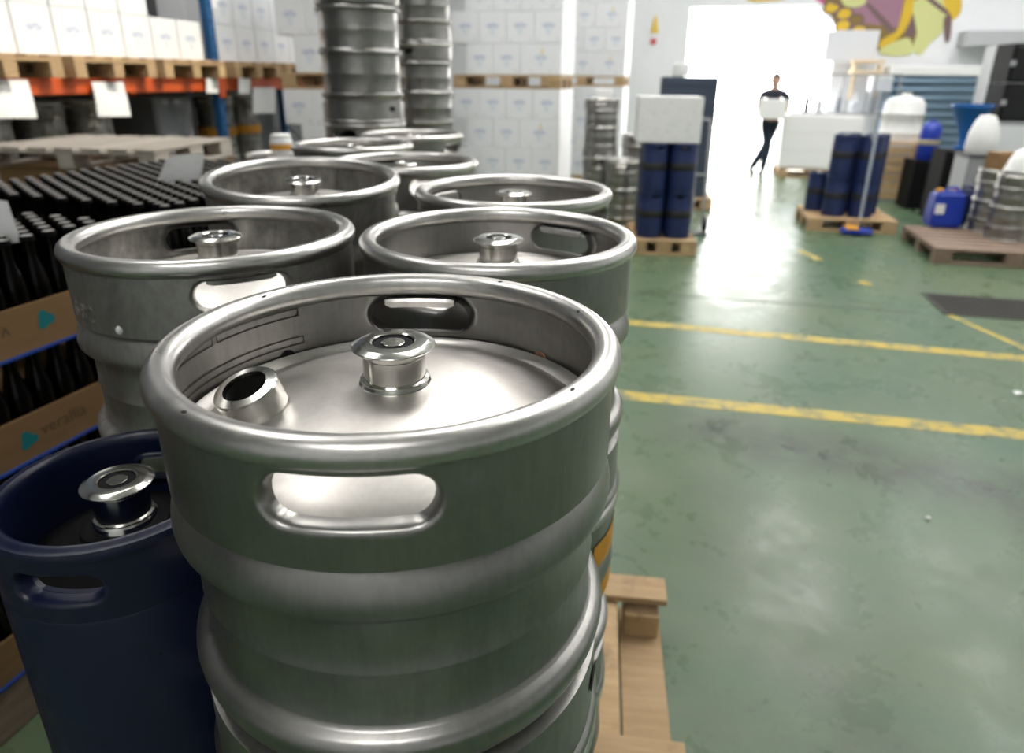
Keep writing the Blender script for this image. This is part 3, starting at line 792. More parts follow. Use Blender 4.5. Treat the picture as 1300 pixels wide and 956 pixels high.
# goods below the rack
for i,y in enumerate((3.55,4.0,4.45)):
    pl=pallet('dark pallet under the rack, %s'%('first','second','third')[i],(RX-.62,y,0),math.pi/2,.44,.8,m=WOOD_DARK,n=4) if i in () else None
pl=pallet('dark wooden pallet of kegs under the near rack bay',(RX-.62,uy0-1.45,0),math.pi/2,1.6,.8,m=WOOD_DARK)
for i in range(3):
    y=uy0-2.0+i*.47
    for j in range(2): make_keg(KIT50,('tall keg standing in the dark under the orange rack','tall keg stacked on another in the dark under the rack')[j],(RX-.55,y,.144+.6*j),0,('lower kegs under the rack','upper kegs under the rack')[j],body=STEEL_DIRTY,top=(j==1))
cb=thing('steel_cabinet','dark grey steel cabinet under the rack beside the blue upright','cabinet',(RX-.6,uy0-.32,0))
add('body',boxm(.6,.5,1.35,mat('cabinet_grey',(.14,.145,.155),.45),.006,True),None,cb); d_=add('door',boxm(.012,.46,1.28,mat('cabinet_door',(.17,.175,.19),.4),.004,True),None,cb,(.307,0,.035)); add('handle',boxm(.02,.015,.14,GREYDARK,.003),None,d_,(.012,.17,.7))
pl=pallet('dark wooden pallet of kegs under the far rack bay',(RX-.6,uy0+.85,0),math.pi/2,1.2,.8,m=WOOD_DARK)
for i in range(2):
    y=uy0+.55+i*.45
    for j in range(2):
        k,o=make_keg(KIT50,('tall keg under the far rack bay','orange-striped tall keg on top under the far rack bay')[j],(RX-.5,y,.144+.6*j),0,('lower kegs, far bay','striped kegs, far bay')[j],body=STEEL_DIRTY,top=(j==1))
        if j==1: add('band',lathe_me([(.190,.20),(.1915,.202),(.1915,.285),(.190,.287)],48,'band',YELLOWTAPE),YELLOWTAPE,k)
# paper notes on the beam
def beam_note(px0,px1,py0,py1,label,skew=0,curl=.02):
    a=onx(px0+skew,py1,RX+.05); b=onx(px1+skew,py1,RX+.05); c_=onx(px1,py0,RX+.042); d_=onx(px0,py0,RX+.042)
    sheet('paper_note',label,[a,b,c_,d_],curl=curl)
beam_note(-22,36,101,150,'curled white note on the near rack beam, over the dark kegs',10)
beam_note(116,157,104,148,'hanging white handwritten note on the middle of the near beam',8)
beam_note(321,349,111,144,'flat white card under the far rack beam',0,.004)
beam_note(262,277,99,118,'small white label at the beam end by the blue upright',0,.002)
beam_note(303,318,99,119,'small white label on the far orange beam',0,.002)

# ================================================================== CARTON STACKS
ROWS=('bottom','second','third','top')
def carton_stack(xr,yf,name,rows_low=4,rows_high=4,z0=.144,width=1.24,depth=4):
    """stack aligned with the room, xr = right edge, yf = front face"""
    pallet('wooden pallet on the floor under the '+name,(xr-width/2,yf+.42,0),0,width,.84)
    zt=z0+.001+rows_low*CH
    pallet('wooden pallet between the two tiers of the '+name,(xr-width/2,yf+.42,zt),0,width,.84)
    for tier,(zb,n) in enumerate(((z0+.001,rows_low),(zt+.145,rows_high))):
        lb=' row, %s tier, %s'%(('lower','upper')[tier],name)
        gp='%s tier cartons, %s'%(('lower','upper')[tier],name)
        for r in range(n):
            z=zb+r*CH
            ws=[.46,CW,CW,.15] if r%2==0 else [CW,CW,CW,CW]
            x=xr
            for wi,w_ in enumerate(ws):
                if w_<.2: continue
                for dd in range(2 if wi else 3):
                    carton((x-w_/2,yf+CD/2+dd*(CD+.001),z),0,w_,('wide gold-marked white carton, ' if w_>.4 else 'white printed carton, ')+ROWS[r]+lb,gp+', '+ROWS[r],gold=(w_>.4))
                x-=w_+.001
pS=on_d(712,110,8.0)
carton_stack(pS.x,pS.y,'carton stack by the grey kegs')
pS2=on_d(792,110,10.6)
carton_stack(pS2.x,pS2.y,'rearmost carton stack near the back wall')
pS3=on_d(357,100,6.9)
carton_stack(pS3.x+1.24,pS3.y,'carton stack next to the rack')

# ================================================================== KEGS AND BLUE KEGS in the middle distance
def px_at(px,yc): return (px-650)/930*yc
pallet('wooden pallet under the grey kegs beyond the cartons',C(1.14,7.95),AZ(12),1.2,1.0)
for i,l in enumerate(('lower tall keg of the two-high grey stack by the cartons','upper tall keg of the two-high grey stack by the cartons')):
    make_keg(KIT50,l,C(px_at(763,7.75),7.75,.144+.6*i),AZ(10*i),None,top=(i==1))
make_keg(KIT50,'single tall grey keg in front of the two-high stack',C(px_at(795,7.3)+.02,7.42,.144),AZ(15))
for i,l in enumerate(('lower short keg behind the navy kegs','upper short keg behind the navy kegs')):
    make_keg(KIT30,l,C(px_at(813,8.2),8.2,.144+.4*i),AZ(0),None,top=(i==1))
# something pale on the two-high stack
add('parcel',boxm(.17,.12,.09,WHITE,.008,True),None,None,C(px_at(765,7.75),7.75,1.345),(0,0,AZ(8)),label='small white parcel on top of the two-high grey keg stack',category='parcel')
hp=C(px_at(852,6.65),6.65)
pallet('small half pallet under the navy banded kegs',hp,AZ(6),.60,.8,n=4)
for r in range(2):
    for cidx,cx in enumerate((-.128,.128)):
        for i in range(2):
            v=Matrix.Rotation(AZ(6),3,'Z') @ Vector((cx,-.22+r*.27,0))
            blue_keg(BKF,'navy keg with black band, %s layer of the half-pallet block'%('lower','upper')[i],hp+v+Vector((0,0,.144+.43*i)),AZ(r*30+cx*90),'navy kegs on the half pallet, %s layer'%('lower','upper')[i],NAVY2,True,full=(i==1))
wb0=hp+Vector((0,0,1.006)); v=Matrix.Rotation(AZ(6),3,'Z') @ Vector((-.03,-.09,0))
wc=thing('carton','large white carton with small print on the navy kegs','carton',wb0+v,AZ(6))
add('box_body',boxm(.56,.42,.385,PAPER,.004,True),None,wc)
add('lid_flap',boxm(.555,.205,.004,WHITE,0),None,wc,(0,-.105,.388)); add('lid_flap',boxm(.555,.205,.004,WHITE,0),None,wc,(0,.105,.388))
# dark wrapped crates behind
dpx=C(px_at(868,8.9)+.05,8.95)
pallet('wooden pallet under the dark crates',dpx,AZ(8),.8,.6,n=4)
CR=mat('slate_crate',(.045,.06,.095),.4)
def crate(loc,rz,label,group,dx=.66,dy=.42,dz=.28):
    o=thing('plastic_crate',label,'crate',loc,rz,group)
    add('base',boxm(dx,dy,.02,CR,0,True),None,o)
    for s in (-1,1):
        add('side_panel',boxm(dx,.02,dz-.02,CR,.004,True),None,o,(0,s*(dy/2-.01),.02)); add('end_panel',boxm(.02,dy,dz-.02,CR,.004,True),None,o,(s*(dx/2-.01),0,.02))
        add('grip_rib',boxm(dx-.04,.012,.02,CR,.002),None,o,(0,s*(dy/2+.003),dz*.7))
for i in range(5): crate(dpx+Vector((0,0,.144+.285*i)),AZ(8),'slate blue plastic crate in the column behind the navy kegs','slate crates')
add('film_roll',lathe_me([(0,0),(.09,0),(.1,.01),(.1,.14),(.09,.15),(0,.15)],28,'roll',WHITE),WHITE,None,dpx+Vector((-.1,0,.145+.285*5)),label='white roll lying on the slate crates',category='roll')
# hand truck beside them
ht=thing('hand_truck','thin grey hand truck leaning beside the navy kegs','hand truck',C(px_at(901,7.3),7.3),AZ(5))
for s in (-1,1): add('rail',tube_me([(s*.06,0,.08),(s*.06,.16,1.15)],.014,GREYMID),None,ht)
add('cross_bar',tube_me([(-.06,.16,1.15),(.06,.16,1.15)],.014,GREYMID),None,ht); add('cross_bar',tube_me([(-.06,.08,.6),(.06,.08,.6)],.012,GREYMID),None,ht)
add('toe_plate',boxm(.2,.16,.01,GREYDARK,0),None,ht,(0,-.08,.012))
for s in (-1,1):
    o=add('wheel',lathe_me([(0,-.02),(.07,-.02),(.08,-.012),(.08,.012),(.07,.02),(0,.02)],24,'wheel',BLACK),BLACK,ht,(s*.09,.04,.08)); o.rotation_euler=(0,R_(90),0)

# ================================================================== PERSON
def skin_mesh(verts,edges,radii,sub=2,root=0):
    me=bpy.data.meshes.new('skin'); me.from_pydata([Vector(v) for v in verts],edges,[])
    ob=bpy.data.objects.new('skin',me); col.objects.link(ob)
    ob.modifiers.new('s','SKIN'); 
    for i,r in enumerate(radii):
        rr=r if isinstance(r,tuple) else (r,r); me.skin_vertices[0].data[i].radius=rr
        me.skin_vertices[0].data[i].use_root=(i==root)
    ob.modifiers['s'].use_smooth_shade=True
    sb=ob.modifiers.new('u','SUBSURF'); sb.levels=sub; sb.render_levels=sub
    dg=bpy.context.evaluated_depsgraph_get(); dg.update()
    out=bpy.data.meshes.new_from_object(ob.evaluated_get(dg)); bpy.data.objects.remove(ob)
    for p_ in out.polygons: p_.use_smooth=True
    return out
def merge(meshes):
    bm=bmesh.new()
    for m_ in meshes: bm.from_mesh(m_)
    me=bpy.data.meshes.new('merged'); bm.to_mesh(me); bm.free()
    for p_ in me.polygons: p_.use_smooth=True
    return me
pp=onz(962,221); 
person=thing('person','person in dark t-shirt and jeans with crossed legs holding a white carton','person',pp,math.atan2(-pp.x,pp.y)*1.0)
SKIN=mat('skin',(.50,.30,.22),.55); SHIRT=mat('dark_tshirt',(.012,.016,.03),.8); JEANS=mat('dark_jeans',(.015,.025,.05),.8); HAIR=mat('dark_hair',(.02,.014,.01),.6); SHOE=mat('black_shoe',(.01,.01,.01),.5)
hipL,hipR=(.02,0,.86),(.16,0,.86)
kneeL,kneeR=(.10,-.06,.46),(.06,.03,.46)
ankL,ankR=(.06,-.05,.09),(-.12,.05,.12)
V=[(.09,0,.90),(.09,.0,1.05),(.09,0,1.22),(.09,.01,1.34),(.09,.0,1.42),(.09,-.01,1.46),
   hipL,kneeL,ankL,hipR,kneeR,ankR,
   (-.08,0,1.32),(-.14,-.02,1.08),(-.09,-.22,1.02),(.26,0,1.32),(.33,-.02,1.08),(.27,-.22,1.02)]
E=[(0,1),(1,2),(2,3),(3,4),(4,5),(0,6),(6,7),(7,8),(0,9),(9,10),(10,11),(3,12),(12,13),(13,14),(3,15),(15,16),(16,17)]
Rr=[(.13,.095),(.12,.085),(.145,.095),(.11,.075),.052,.055,.085,.058,.038,.085,.058,.038,.055,.042,.03,.055,.042,.03]
bodym=skin_mesh(V,E,Rr)
head=bmesh.new(); bmesh.ops.create_uvsphere(head,u_segments=24,v_segments=16,radius=.1)
for v in head.verts:
    z=v.co.z/.1; v.co=Vector((v.co.x*.76*(1-.18*max(0,-z)),v.co.y*.92*(1-.1*max(0,-z)),v.co.z*1.12))
head.verts.ensure_lookup_table()
hm=bpy.data.meshes.new('h'); head.to_mesh(hm); head.free()
for v in hm.vertices: v.co += Vector((.09,-.02,1.51))
nose=skin_mesh([(.09,-.105,1.525),(.09,-.125,1.495),(.09,-.112,1.485)],[(0,1),(1,2)],[.012,.015,.010],1)
ears=[skin_mesh([(.09+s*.076,0,1.53),(.09+s*.082,.01,1.50)],[(0,1)],[.014,.011],1) for s in (-1,1)]
fing=[]
for s,wx,wy,wz in ((-1,-.09,-.22,1.02),(1,.27,-.22,1.02)):
    ix=-s
    fing.append(skin_mesh([(wx,wy,wz),(wx+ix*.03,wy-.05,wz-.005),(wx+ix*.05,wy-.08,wz-.01)],[(0,1),(1,2)],[(.028,.02),(.035,.016),(.034,.013)],1))
    for f,ln in enumerate((.055,.062,.058,.045)):
        z=wz+.022-f*.018
        b=Vector((wx+ix*.05,wy-.082,z)); fing.append(skin_mesh([b,b+Vector((ix*ln*.5,-.012,0)),b+Vector((ix*ln,-.004,0))],[(0,1),(1,2)],[.009,.0085,.007],1))
    b=Vector((wx+ix*.025,wy-.04,wz+.03)); fing.append(skin_mesh([b,b+Vector((ix*.025,-.02,.02)),b+Vector((ix*.045,-.03,.022))],[(0,1),(1,2)],[.011,.010,.008],1))
add('body',merge([bodym,hm,nose]+ears+fing),SKIN,person)
hb=bmesh.new(); bmesh.ops.create_uvsphere(hb,u_segments=20,v_segments=14,radius=.112)
for v in hb.verts:
    v.co=Vector((v.co.x*.79,v.co.y*.95,v.co.z*1.13))
    if v.co.y<-.03 and v.co.z<.03: v.co.y=-.03; v.co.x*=.9
    if v.co.z<-.03: v.co.z=-.03; v.co.x*=.9; v.co.y*=.9
    v.co+=Vector((.09,-.005,1.525))
add('hair',finish(hb,'hair'),HAIR,person)
for s in (-1,1):
    eb=bmesh.new(); bmesh.ops.create_icosphere(eb,subdivisions=1,radius=.009); 
    add('eye',finish(eb,'eye'),HAIR,person,(.09+s*.03,-.105,1.53))
add('mouth',boxm(.045,.006,.007,mat('lips',(.30,.10,.09),.5),.002),None,person,(.09,-.105,1.455))
sv=[(.09,0,.90),(.09,.0,1.06),(.09,0,1.22),(.09,.01,1.335),(.09,.0,1.385),(-.085,0,1.315),(-.125,-.01,1.16),(.265,0,1.315),(.315,-.01,1.16)]
add('t_shirt',skin_mesh(sv,[(0,1),(1,2),(2,3),(3,4),(3,5),(5,6),(3,7),(7,8)],[(.138,.105),(.130,.097),(.155,.107),(.118,.085),.058,.068,.062,.068,.062]),SHIRT,person)
jv=[(.09,0,.99),hipL,kneeL,(.06,-.05,.075),hipR,kneeR,(-.12,.05,.09)]
add('jeans',skin_mesh(jv,[(0,1),(1,2),(2,3),(0,4),(4,5),(5,6)],[(.132,.098),.104,.074,.058,.104,.074,.058]),JEANS,person)
for a,rz_ in ((ankL,.25),(ankR,-.35)):
    d=Vector((math.sin(rz_)*-1,-math.cos(rz_),0)); ax,ay,az_=a; lo=.035
    b=Vector((ax,ay,lo)); add('shoe',skin_mesh([b-d*.04,b+d*.07,b+d*.15,Vector((ax,ay,az_))],[(0,1),(1,2),(0,3)],[.042,.04,.034,.045]),SHOE,person)
pcx=person.matrix_basis if False else None
pm=Matrix.Translation(pp) @ Matrix.Rotation(person.rotation_euler.z,4,'Z')
add('carton',boxm(.42,.28,.30,WHITE,.005,True),None,None,(pm @ Vector((.09,-.30,.94)))+Vector((0,0,0)),(0,0,person.rotation_euler.z),label='white carton held by the person in the doorway',category='carton')

# ================================================================== WHITE LOAD AND BOTTLING MACHINE by the door
cp=onz(1034,226); cl=1.22
pallet('wooden pallet under the white wrapped load',(cp.x,cp.y+.4,0),0,1.2,.8)
ld=thing('wrapped_load','white wrapped pallet load beside the doorway','load',(cp.x,cp.y+.4,.145))
bm=bmesh.new(); box_into(bm,-.61,.61,-.40,.40,0,.86); bmesh.ops.bevel(bm,geom=bm.edges[:],offset=.025,segments=3,affect='EDGES'); add('film_body',finish(bm,'load'),WHITE,ld)
for z in (.29,.58): add('fold',boxm(1.225,.806,.006,mat('film_shadow',(.62,.62,.62),.4),0),None,ld,(0,0,z))
mc=thing('bottling_machine','steel bottling machine with clear guards on the white load','machine',(cp.x+.22,cp.y+.45,1.006))
for x in (-.7,-.32,.1,.5,.86):
    for y in (-.25,.25): add('post',boxm(.03,.03,.62,GREYMID,.002,True),None,mc,(x,y,0))
add('top_rail',boxm(1.6,.03,.03,GREYMID,.002),None,mc,(.08,-.25,.62)); add('top_rail',boxm(1.6,.03,.03,GREYMID,.002),None,mc,(.08,.25,.62))
add('base_frame',boxm(1.6,.55,.03,GREYMID,.002,True),None,mc,(.08,0,0))
PANE=mat('clear_guard',(.9,.92,.97),.05,0,**{'Transmission Weight':1.0,'IOR':1.05})
for x,w_ in ((-.51,.35),(-.11,.39),(.30,.37),(.68,.33)): add('guard_pane',boxm(w_,.006,.55,PANE,0,True),None,mc,(x,-.25,.04))
for x,h,r,mm in ((-.45,.34,.045,GREYDARK),(-.25,.26,.06,WHITE),(.05,.36,.05,GREYMID),(.3,.3,.07,WHITE),(.55,.4,.06,GREYMID)):
    add('filler_head',lathe_me([(0,0),(r,0),(r,h*.55),(r*.45,h*.7),(r*.4,h),(0,h)],20,'head',mm),mm,mc,(x,.02,.03))
add('motor_box',boxm(.30,.3,.24,WHITE,.01,True),None,mc,(.62,0,.36))

# ================================================================== RIGHT SIDE GOODS
bp=onz(1112,291)
pc2=C(px_at(1112,7.55),7.75)
pallet('wooden pallet under the strapped navy kegs',pc2,AZ(12),.9,.8)
rot2=Matrix.Rotation(AZ(12),3,'Z')
for cx,cy,n,s in ((-.30,.12,1,0),(-.17,-.20,2,1),(.10,-.22,2,1),(-.06,.10,2,1),(.22,.06,2,1)):
    for i in range(n):
        lb='navy keg with black band standing alone at the strapped block' if n==1 else 'navy keg with black band, %s layer of the strapped block'%('lower','upper')[i]
        blue_keg(BKF,lb,pc2+rot2@Vector((cx,cy,0))+Vector((0,0,.144+.43*i)),AZ(cx*200),None if n==1 else 'strapped navy kegs, %s layer'%('lower','upper')[i],NAVY2,True,full=(i==n-1))
st=add('strap',boxm(.03,.004,.90,mat('grey_strap',(.42,.47,.55),.4),0,True),None,None,pc2+rot2@Vector((.085,-.345,0))+Vector((0,0,.144)),(0,0,AZ(12)),label='pale grey strap down the front of the navy kegs',category='strap')
film=thing('pallet_truck_fork','blue fork tip with yellow edge below the strapped kegs','fork',pc2+rot2@Vector((.02,-.52,0)),AZ(12))
add('fork',boxm(.30,.16,.045,ROYAL,.008,True),None,film,(0,0,.02)); add('tip_stripe',boxm(.12,.165,.02,YELLOWTAPE,.003,True),None,film,(-.05,0,.066)); add('roller',boxm(.1,.1,.02,BLACK,.004,True),None,film,(0,0,0))

q0=onz(1192,318,.12)
rp=Vector((q0.x+.62,q0.y+.52,0))
pallet('dark wooden pallet carrying the blue jerrycan and steel kegs',rp,0,1.3,1.05,m=WOOD_DARK,n=7)
def jerrycan(label,loc,rz,m,h=.38,w_=.31,d=.26,full=True,lblm=None):
    o=thing('jerrycan',label,'jerrycan',loc,rz); bm=bmesh.new(); box_into(bm,-w_/2,w_/2,-d/2,d/2,0,h)
    for v in bm.verts:
        if v.co.z>h*.9: v.co.x*=.9; v.co.y*=.8
    bmesh.ops.bevel(bm,geom=bm.edges[:],offset=.03,segments=3,affect='EDGES'); add('body',finish(bm,'can'),m,o)
    add('handle',tube_me([(-.02,0,h-.01),(-.02,0,h+.035),(.07,0,h+.04),(.10,0,h-.01)],.014,m),None,o)
    add('screw_cap',lathe_me([(0,0),(.032,0),(.034,.005),(.034,.03),(.03,.034),(0,.034)],20,'cap',YELLOWTAPE),YELLOWTAPE,o,(-.085,0,h-.012))
    if lblm: add('sticker',boxm(.09,.002,.10,lblm,0),None,o,(-.10,-d/2-.001,h*.55))
    return o
jp=onz(1192,286,.146); jerrycan('bright blue jerrycan with orange cap and white sticker on dark pallet',jp+Vector((0,-.05,.144-.146)),AZ(8),ROYAL,.36,.31,.25,True,WHITE)
jp2=jp+RZ@Vector((.28,.16,0)); jerrycan('dark navy jerrycan beside the bright blue one',Vector((jp2.x,jp2.y,.144)),AZ(8),NAVY2,.34,.24,.24)
kp=onz(1283,306,.146)
make_keg(KIT50,'tall steel keg at the front of the dark pallet by the jerrycans',Vector((kp.x,kp.y+.12,.144)),R_(20))
make_keg(KIT50,'tall steel keg behind another on the dark pallet',Vector((kp.x-.02,kp.y+.53,.144)),R_(70))
kx=Vector((kp.x,kp.y+.12,.744))
# pale bag with brown box on the front keg
bg=bmesh.new(); lathe(bg,[(0,0),(.14,0),(.165,.03),(.155,.12),(.11,.20),(.05,.24),(.055,.27),(0,.275)],20)
for v in bg.verts: v.co.x*=1+.12*math.sin(v.co.z*40+v.co.y*20); v.co.y*=1+.1*math.sin(v.co.z*33)
add('plastic_bag',finish(bg,'bag'),WHITE,None,kx+Vector((.02,.0,.0)),label='pale plastic bag slumped on the front steel keg',category='bag')
add('carton',boxm(.24,.2,.16,CARD,.004,True),None,None,Vector((kp.x-.02,kp.y+.53,.744)),(0,0,.3),label='small brown carton on the steel keg behind the bag',category='carton')

# second row on the right: wooden crate + white drum, blue canister, black crate, hopper, black cases
wd=C(px_at(1158,9.6),9.7)
wc2=thing('wooden_crate','tan slatted wooden crate under the round white drum','crate',wd,AZ(14))
for i in range(6):
    add('slat',boxm(.66,.018,.105,WOOD,.003,True),None,wc2,(0,-.31,.03+i*.118)); add('slat',boxm(.018,.62,.105,WOOD,.003,True),None,wc2,(-.33,0,.03+i*.118)); add('slat',boxm(.018,.62,.105,WOOD,.003,True),None,wc2,(.33,0,.03+i*.118))
for sx in (-1,1):
    for sy in (-1,1): add('corner_post',boxm(.05,.05,.74,WOOD,.003,True),None,wc2,(sx*.29,sy*.27,0))
add('lid',boxm(.68,.64,.02,WOOD,.003,True),None,wc2,(0,0,.74))
add('white_drum',lathe_me([(0,0),(.22,0),(.25,.03),(.25,.10),(.262,.115),(.262,.135),(.25,.15),(.25,.34),(.262,.355),(.262,.375),(.25,.39),(.24,.50),(.20,.56),(.10,.585),(.06,.59),(.06,.63),(0,.63)],40,'drum',WHITE),WHITE,None,wd+Vector((0,0,.76)),label='large round white plastic drum on the wooden crate',category='drum')
bc=C(px_at(1196,9.0),9.0)
def open_crate(name,label,loc,rz,dx,dy,dz,m):
    o=thing(name,label,'crate',loc,rz)
    add('base',boxm(dx,dy,.02,m,0,True),None,o); add('lid',boxm(dx,dy,.02,m,.003,True),None,o,(0,0,dz-.02))
    for s in (-1,1):
        add('side_panel',boxm(dx-.006,.02,dz-.04,m,.002,True),None,o,(0,s*(dy/2-.013),.02)); add('end_panel',boxm(.02,dy-.05,dz-.04,m,.002,True),None,o,(s*(dx/2-.013),0,.02))
        for k in range(3): add('rib',boxm(.02,.012,dz-.05,m,.002,True),None,o,(-dx*.3+k*dx*.3,s*(dy/2+.003),.02))
    return o
BLK=mat('black_plastic',(.006,.006,.007),.7,**{'Specular IOR Level':.15})
open_crate('black_crate','black plastic bin under the blue canister',bc,AZ(10),.40,.4,.60,BLK)
can=thing('gas_canister','royal blue upright canister with tan label on black bin','canister',bc+Vector((-.02,0,.60)))
add('shell',lathe_me([(0,0),(.11,0),(.12,.012),(.12,.36),(.10,.42),(.06,.45),(.045,.46),(.045,.49),(0,.49)],32,'can',ROYAL),ROYAL,can)
add('label_band',lathe_me([(.1202,.19),(.1212,.192),(.1212,.25),(.1202,.252)],32,'lab',mat('tan_label',(.42,.36,.25),.6)),None,can)
bb=C(px_at(1236,8.2),8.2)
open_crate('black_crate','tall black bin behind the navy jerrycan',bb,AZ(10),.42,.4,.80,BLK)
hop=thing('hopper','bright blue steel hopper on a narrow neck above the black bin','hopper',bb+Vector((.05,.05,.80)))
HB=mat('hopper_blue',(.012,.12,.40),.4)
add('cone',lathe_me([(.07,.12),(.09,.20),(.20,.46),(.215,.47),(.215,.50),(.195,.50),(.19,.47),(.08,.2)],28,'cone',HB),HB,hop)
add('neck',lathe_me([(.10,0),(.11,.01),(.11,.03),(.07,.04),(.07,.13)],24,'neck',HB),HB,hop)
sk=bmesh.new(); lathe(sk,[(0,0),(.13,0),(.15,.04),(.14,.2),(.10,.33),(.07,.38),(0,.39)],20)
cbx=C(px_at(1266,7.5),7.5)
sb_=thing('storage_bin','grey storage bin under the white sack','bin',cbx,AZ(10))
add('body',boxm(.36,.36,.80,GREYMID,.01,True),None,sb_); add('lid',boxm(.38,.38,.03,GREYDARK,.005,True),None,sb_,(0,0,.80))
add('white_sack',finish(sk,'sack'),WHITE,None,cbx+Vector((-.02,0,.83)),label='white sack standing on the grey storage bin',category='sack')
# black flight cases on a steel table at the right
ta=C(px_at(1290,8.6)+.30,8.7)
tb_=thing('steel_table','grey steel table carrying two black cases','table',ta,AZ(12))
add('table_top',boxm(1.0,.6,.04,GREYMID,.004,True),None,tb_,(0,0,1.06))
for sx in (-1,1):
    for sy in (-1,1): add('leg',boxm(.05,.05,1.06,GREYMID,.003,True),None,tb_,(sx*.46,sy*.26,0))
for i,l in enumerate(('lower black equipment case on the steel table','upper black equipment case on the steel table')):
    o=thing('equipment_case',l,'case',ta+Vector((.02,0,1.10+.43*i)),AZ(12))
    add('shell',boxm(.9,.5,.425,BLK,.012,True),None,o); add('front_panel',boxm(.84,.01,.36,mat('case_front',(.006,.006,.007),.35),.004,True),None,o,(0,-.253,.03)); add('latch',boxm(.05,.02,.06,GREYMID,.003),None,o,(-.43,-.262,.21))
# ribbed blue-grey container and beam before the back wall
ctx0=ony(1132,120,13.1).x; ctx1=ony(1240,120,13.1).x
ct=thing('ribbed_container','blue-grey ribbed metal container against the back wall','container',((ctx0+ctx1)/2,13.47,0))
RB=mat('blue_grey_metal',(.17,.25,.33),.35,.6); cwid=ctx1-ctx0
add('panel',boxm(cwid,.5,1.62,RB,.004,True),None,ct)
for i in range(12):
    o=add('rib',tube_me([(-cwid/2+.01,-.26,.10+i*.13),(cwid/2-.01,-.26,.10+i*.13)],.030,RB),None,ct)
add('top_beam',boxm(cwid+.08,.56,.15,WHITE,.01,True),None,ct,(0,0,1.62))
# back wall fittings
def wall_box(name,label,px0,py0,px1,py1,d,m,cat,y=None):
    y=WALL_Y-d if y is None else y
    a=ony(px0,py1,y); b=ony(px1,py0,y)
    o=thing(name,label,cat,((a.x+b.x)/2,y+d/2,a.z)); 
    add('casing',boxm(abs(b.x-a.x),d-.004,abs(b.z-a.z),m,.006,True),None,o)
    add('flange',boxm(abs(b.x-a.x)+.03,d*.6,.03,m,.004,True),None,o,(0,0,abs(b.z-a.z)*.3))
    return o
wall_box('air_duct','pale grey horizontal duct high on the back wall',1224,38,1325,58,.4,mat('duct_grey',(.46,.47,.49),.5),'duct')
wall_box('wall_column','pale grey column rising beside the ribbed container',1236,58,1272,175,.35,mat('column_grey',(.60,.61,.63),.6),'column',y=11.9)
wall_box('vent_hood','light grey vent hood over the bottling machine',1045,38,1118,78,.35,mat('hood_grey',(.66,.67,.70),.5),'hood')
sh=thing('wall_shelf','pale wooden shelf frame right of the doorway','shelf',ony(1100,88,13.6))
add('board',boxm(.5,.25,.05,mat('pale_pine',(.70,.55,.36),.6),.004),None,sh,(0,0,.12)); add('board',boxm(.5,.25,.05,MATS['pale_pine'],.004),None,sh,(0,0,-.05)); add('support',boxm(.05,.2,.55,MATS['pale_pine'],.004),None,sh,(-.2,0,-.2)); add('support',boxm(.05,.2,.55,MATS['pale_pine'],.004),None,sh,(.2,0,-.2))
# hanging lamp ornament on the wall left of the door
hg=thing('wall_sign','narrow yellow pennant with red tip on the white wall','sign',ony(831,40,WALL_Y-.02))
bm=bmesh.new(); vs=[bm.verts.new(v) for v in ((-.07,0,-.02),(.07,0,-.02),(.02,0,.26),(-.02,0,.26))]; f=bm.faces.new(vs); r=bmesh.ops.extrude_face_region(bm,geom=[f]); bmesh.ops.translate(bm,vec=(0,-.012,0),verts=[v for v in r['geom'] if isinstance(v,bmesh.types.BMVert)])
add('cone',finish(bm,'pennant',False),mat('sign_yellow',(.72,.50,.06),.6),hg); add('red_tip',boxm(.10,.014,.10,mat('sign_red',(.55,.07,.07),.6),.003),None,hg,(-.01,-.006,-.17))
for z in (-.09,): add('stem',boxm(.02,.010,.16,WHITE,0),None,hg,(0,-.004,z))
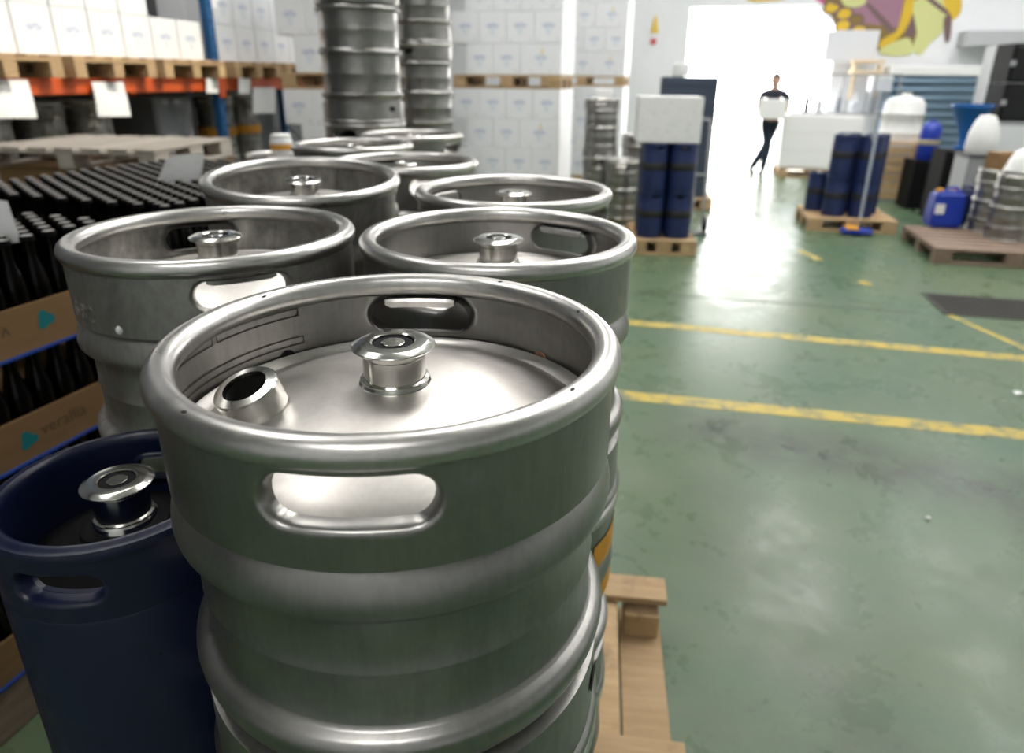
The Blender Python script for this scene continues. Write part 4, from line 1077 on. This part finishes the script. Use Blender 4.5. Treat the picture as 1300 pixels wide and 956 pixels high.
# mural shapes painted on the back wall
mu=thing('mural','painted mural of yellow, mauve and pale green plant shapes above the doorway','mural',ony(1090,30,WALL_Y-.003))
MC={'y':mat('mural_yellow',(.62,.42,.03),.7),'m':mat('mural_mauve',(.30,.16,.22),.7),'g':mat('mural_pale_green',(.56,.58,.25),.7),'d':mat('mural_dark',(.16,.10,.10),.7),'p':mat('mural_pink',(.55,.10,.28),.7),'o':mat('mural_ochre',(.20,.135,.04),.7)}
mi=0
def blob(kind,pts):
    global mi
    mi+=1
    W3=[ony(x,y,WALL_Y-.004-.0006*mi) for x,y in pts]; o0=mu.location
    bm=bmesh.new(); n=len(W3); res=[]
    for i in range(n):                      # Catmull-Rom rounding
        p0,p1,p2,p3=W3[i-1],W3[i],W3[(i+1)%n],W3[(i+2)%n]
        for s in (0,.33,.66):
            res.append(.5*((2*p1)+(p2-p0)*s+(2*p0-5*p1+4*p2-p3)*s*s+(3*p1-p0-3*p2+p3)*s**3))
    bm.faces.new([bm.verts.new(q-o0) for q in res]); bmesh.ops.triangulate(bm,faces=bm.faces[:])
    add('painted_shape',finish(bm,'paint',False),MC[kind],mu)
blob('o',((1036,-20),(1120,-30),(1215,-25),(1212,10),(1180,40),(1160,62),(1120,66),(1090,52),(1066,40),(1056,22)))
blob('y',((945,-12),(1000,-16),(1000,-3),(980,1),(950,1)))
blob('p',((1020,-14),(1040,-16),(1046,4),(1036,0)))
blob('m',((1090,-20),(1150,-22),(1152,10),(1140,34),(1118,32),(1085,26),(1080,10)))
blob('d',((1100,8),(1106,6),(1135,36),(1130,42)))
blob('d',((1148,20),(1164,14),(1160,44),(1150,46)))
for x,y in ((1056,10),(1072,18),(1086,26),(1066,-2),(1090,40),(1070,33)): blob('d',((x-12,y+4),(x-5,y-8),(x+9,y-8),(x+11,y+2),(x,y+9))); blob('y' if (x+y)%4 else 'o',((x-9,y+3),(x-4,y-6),(x+7,y-6),(x+8,y+1),(x,y+6)))
blob('g',((1068,-4),(1090,-10),(1100,0),(1092,8),(1074,8)))
blob('y',((1150,-10),(1162,-10),(1160,12),(1148,40),(1126,60),(1116,60),(1120,50),(1136,42),(1148,14)))
blob('g',((1160,2),(1196,-6),(1206,14),(1196,40),(1180,56),(1168,70),(1158,62),(1164,42)))
blob('g',((1118,62),(1150,48),(1158,56),(1155,70),(1122,70)))
blob('y',((1198,-10),(1218,-8),(1220,14),(1208,26),(1200,12)))
blob('d',((1172,-4),(1178,-6),(1204,14),(1200,18)))
blob('d',((1198,24),(1208,20),(1206,50),(1200,52)))
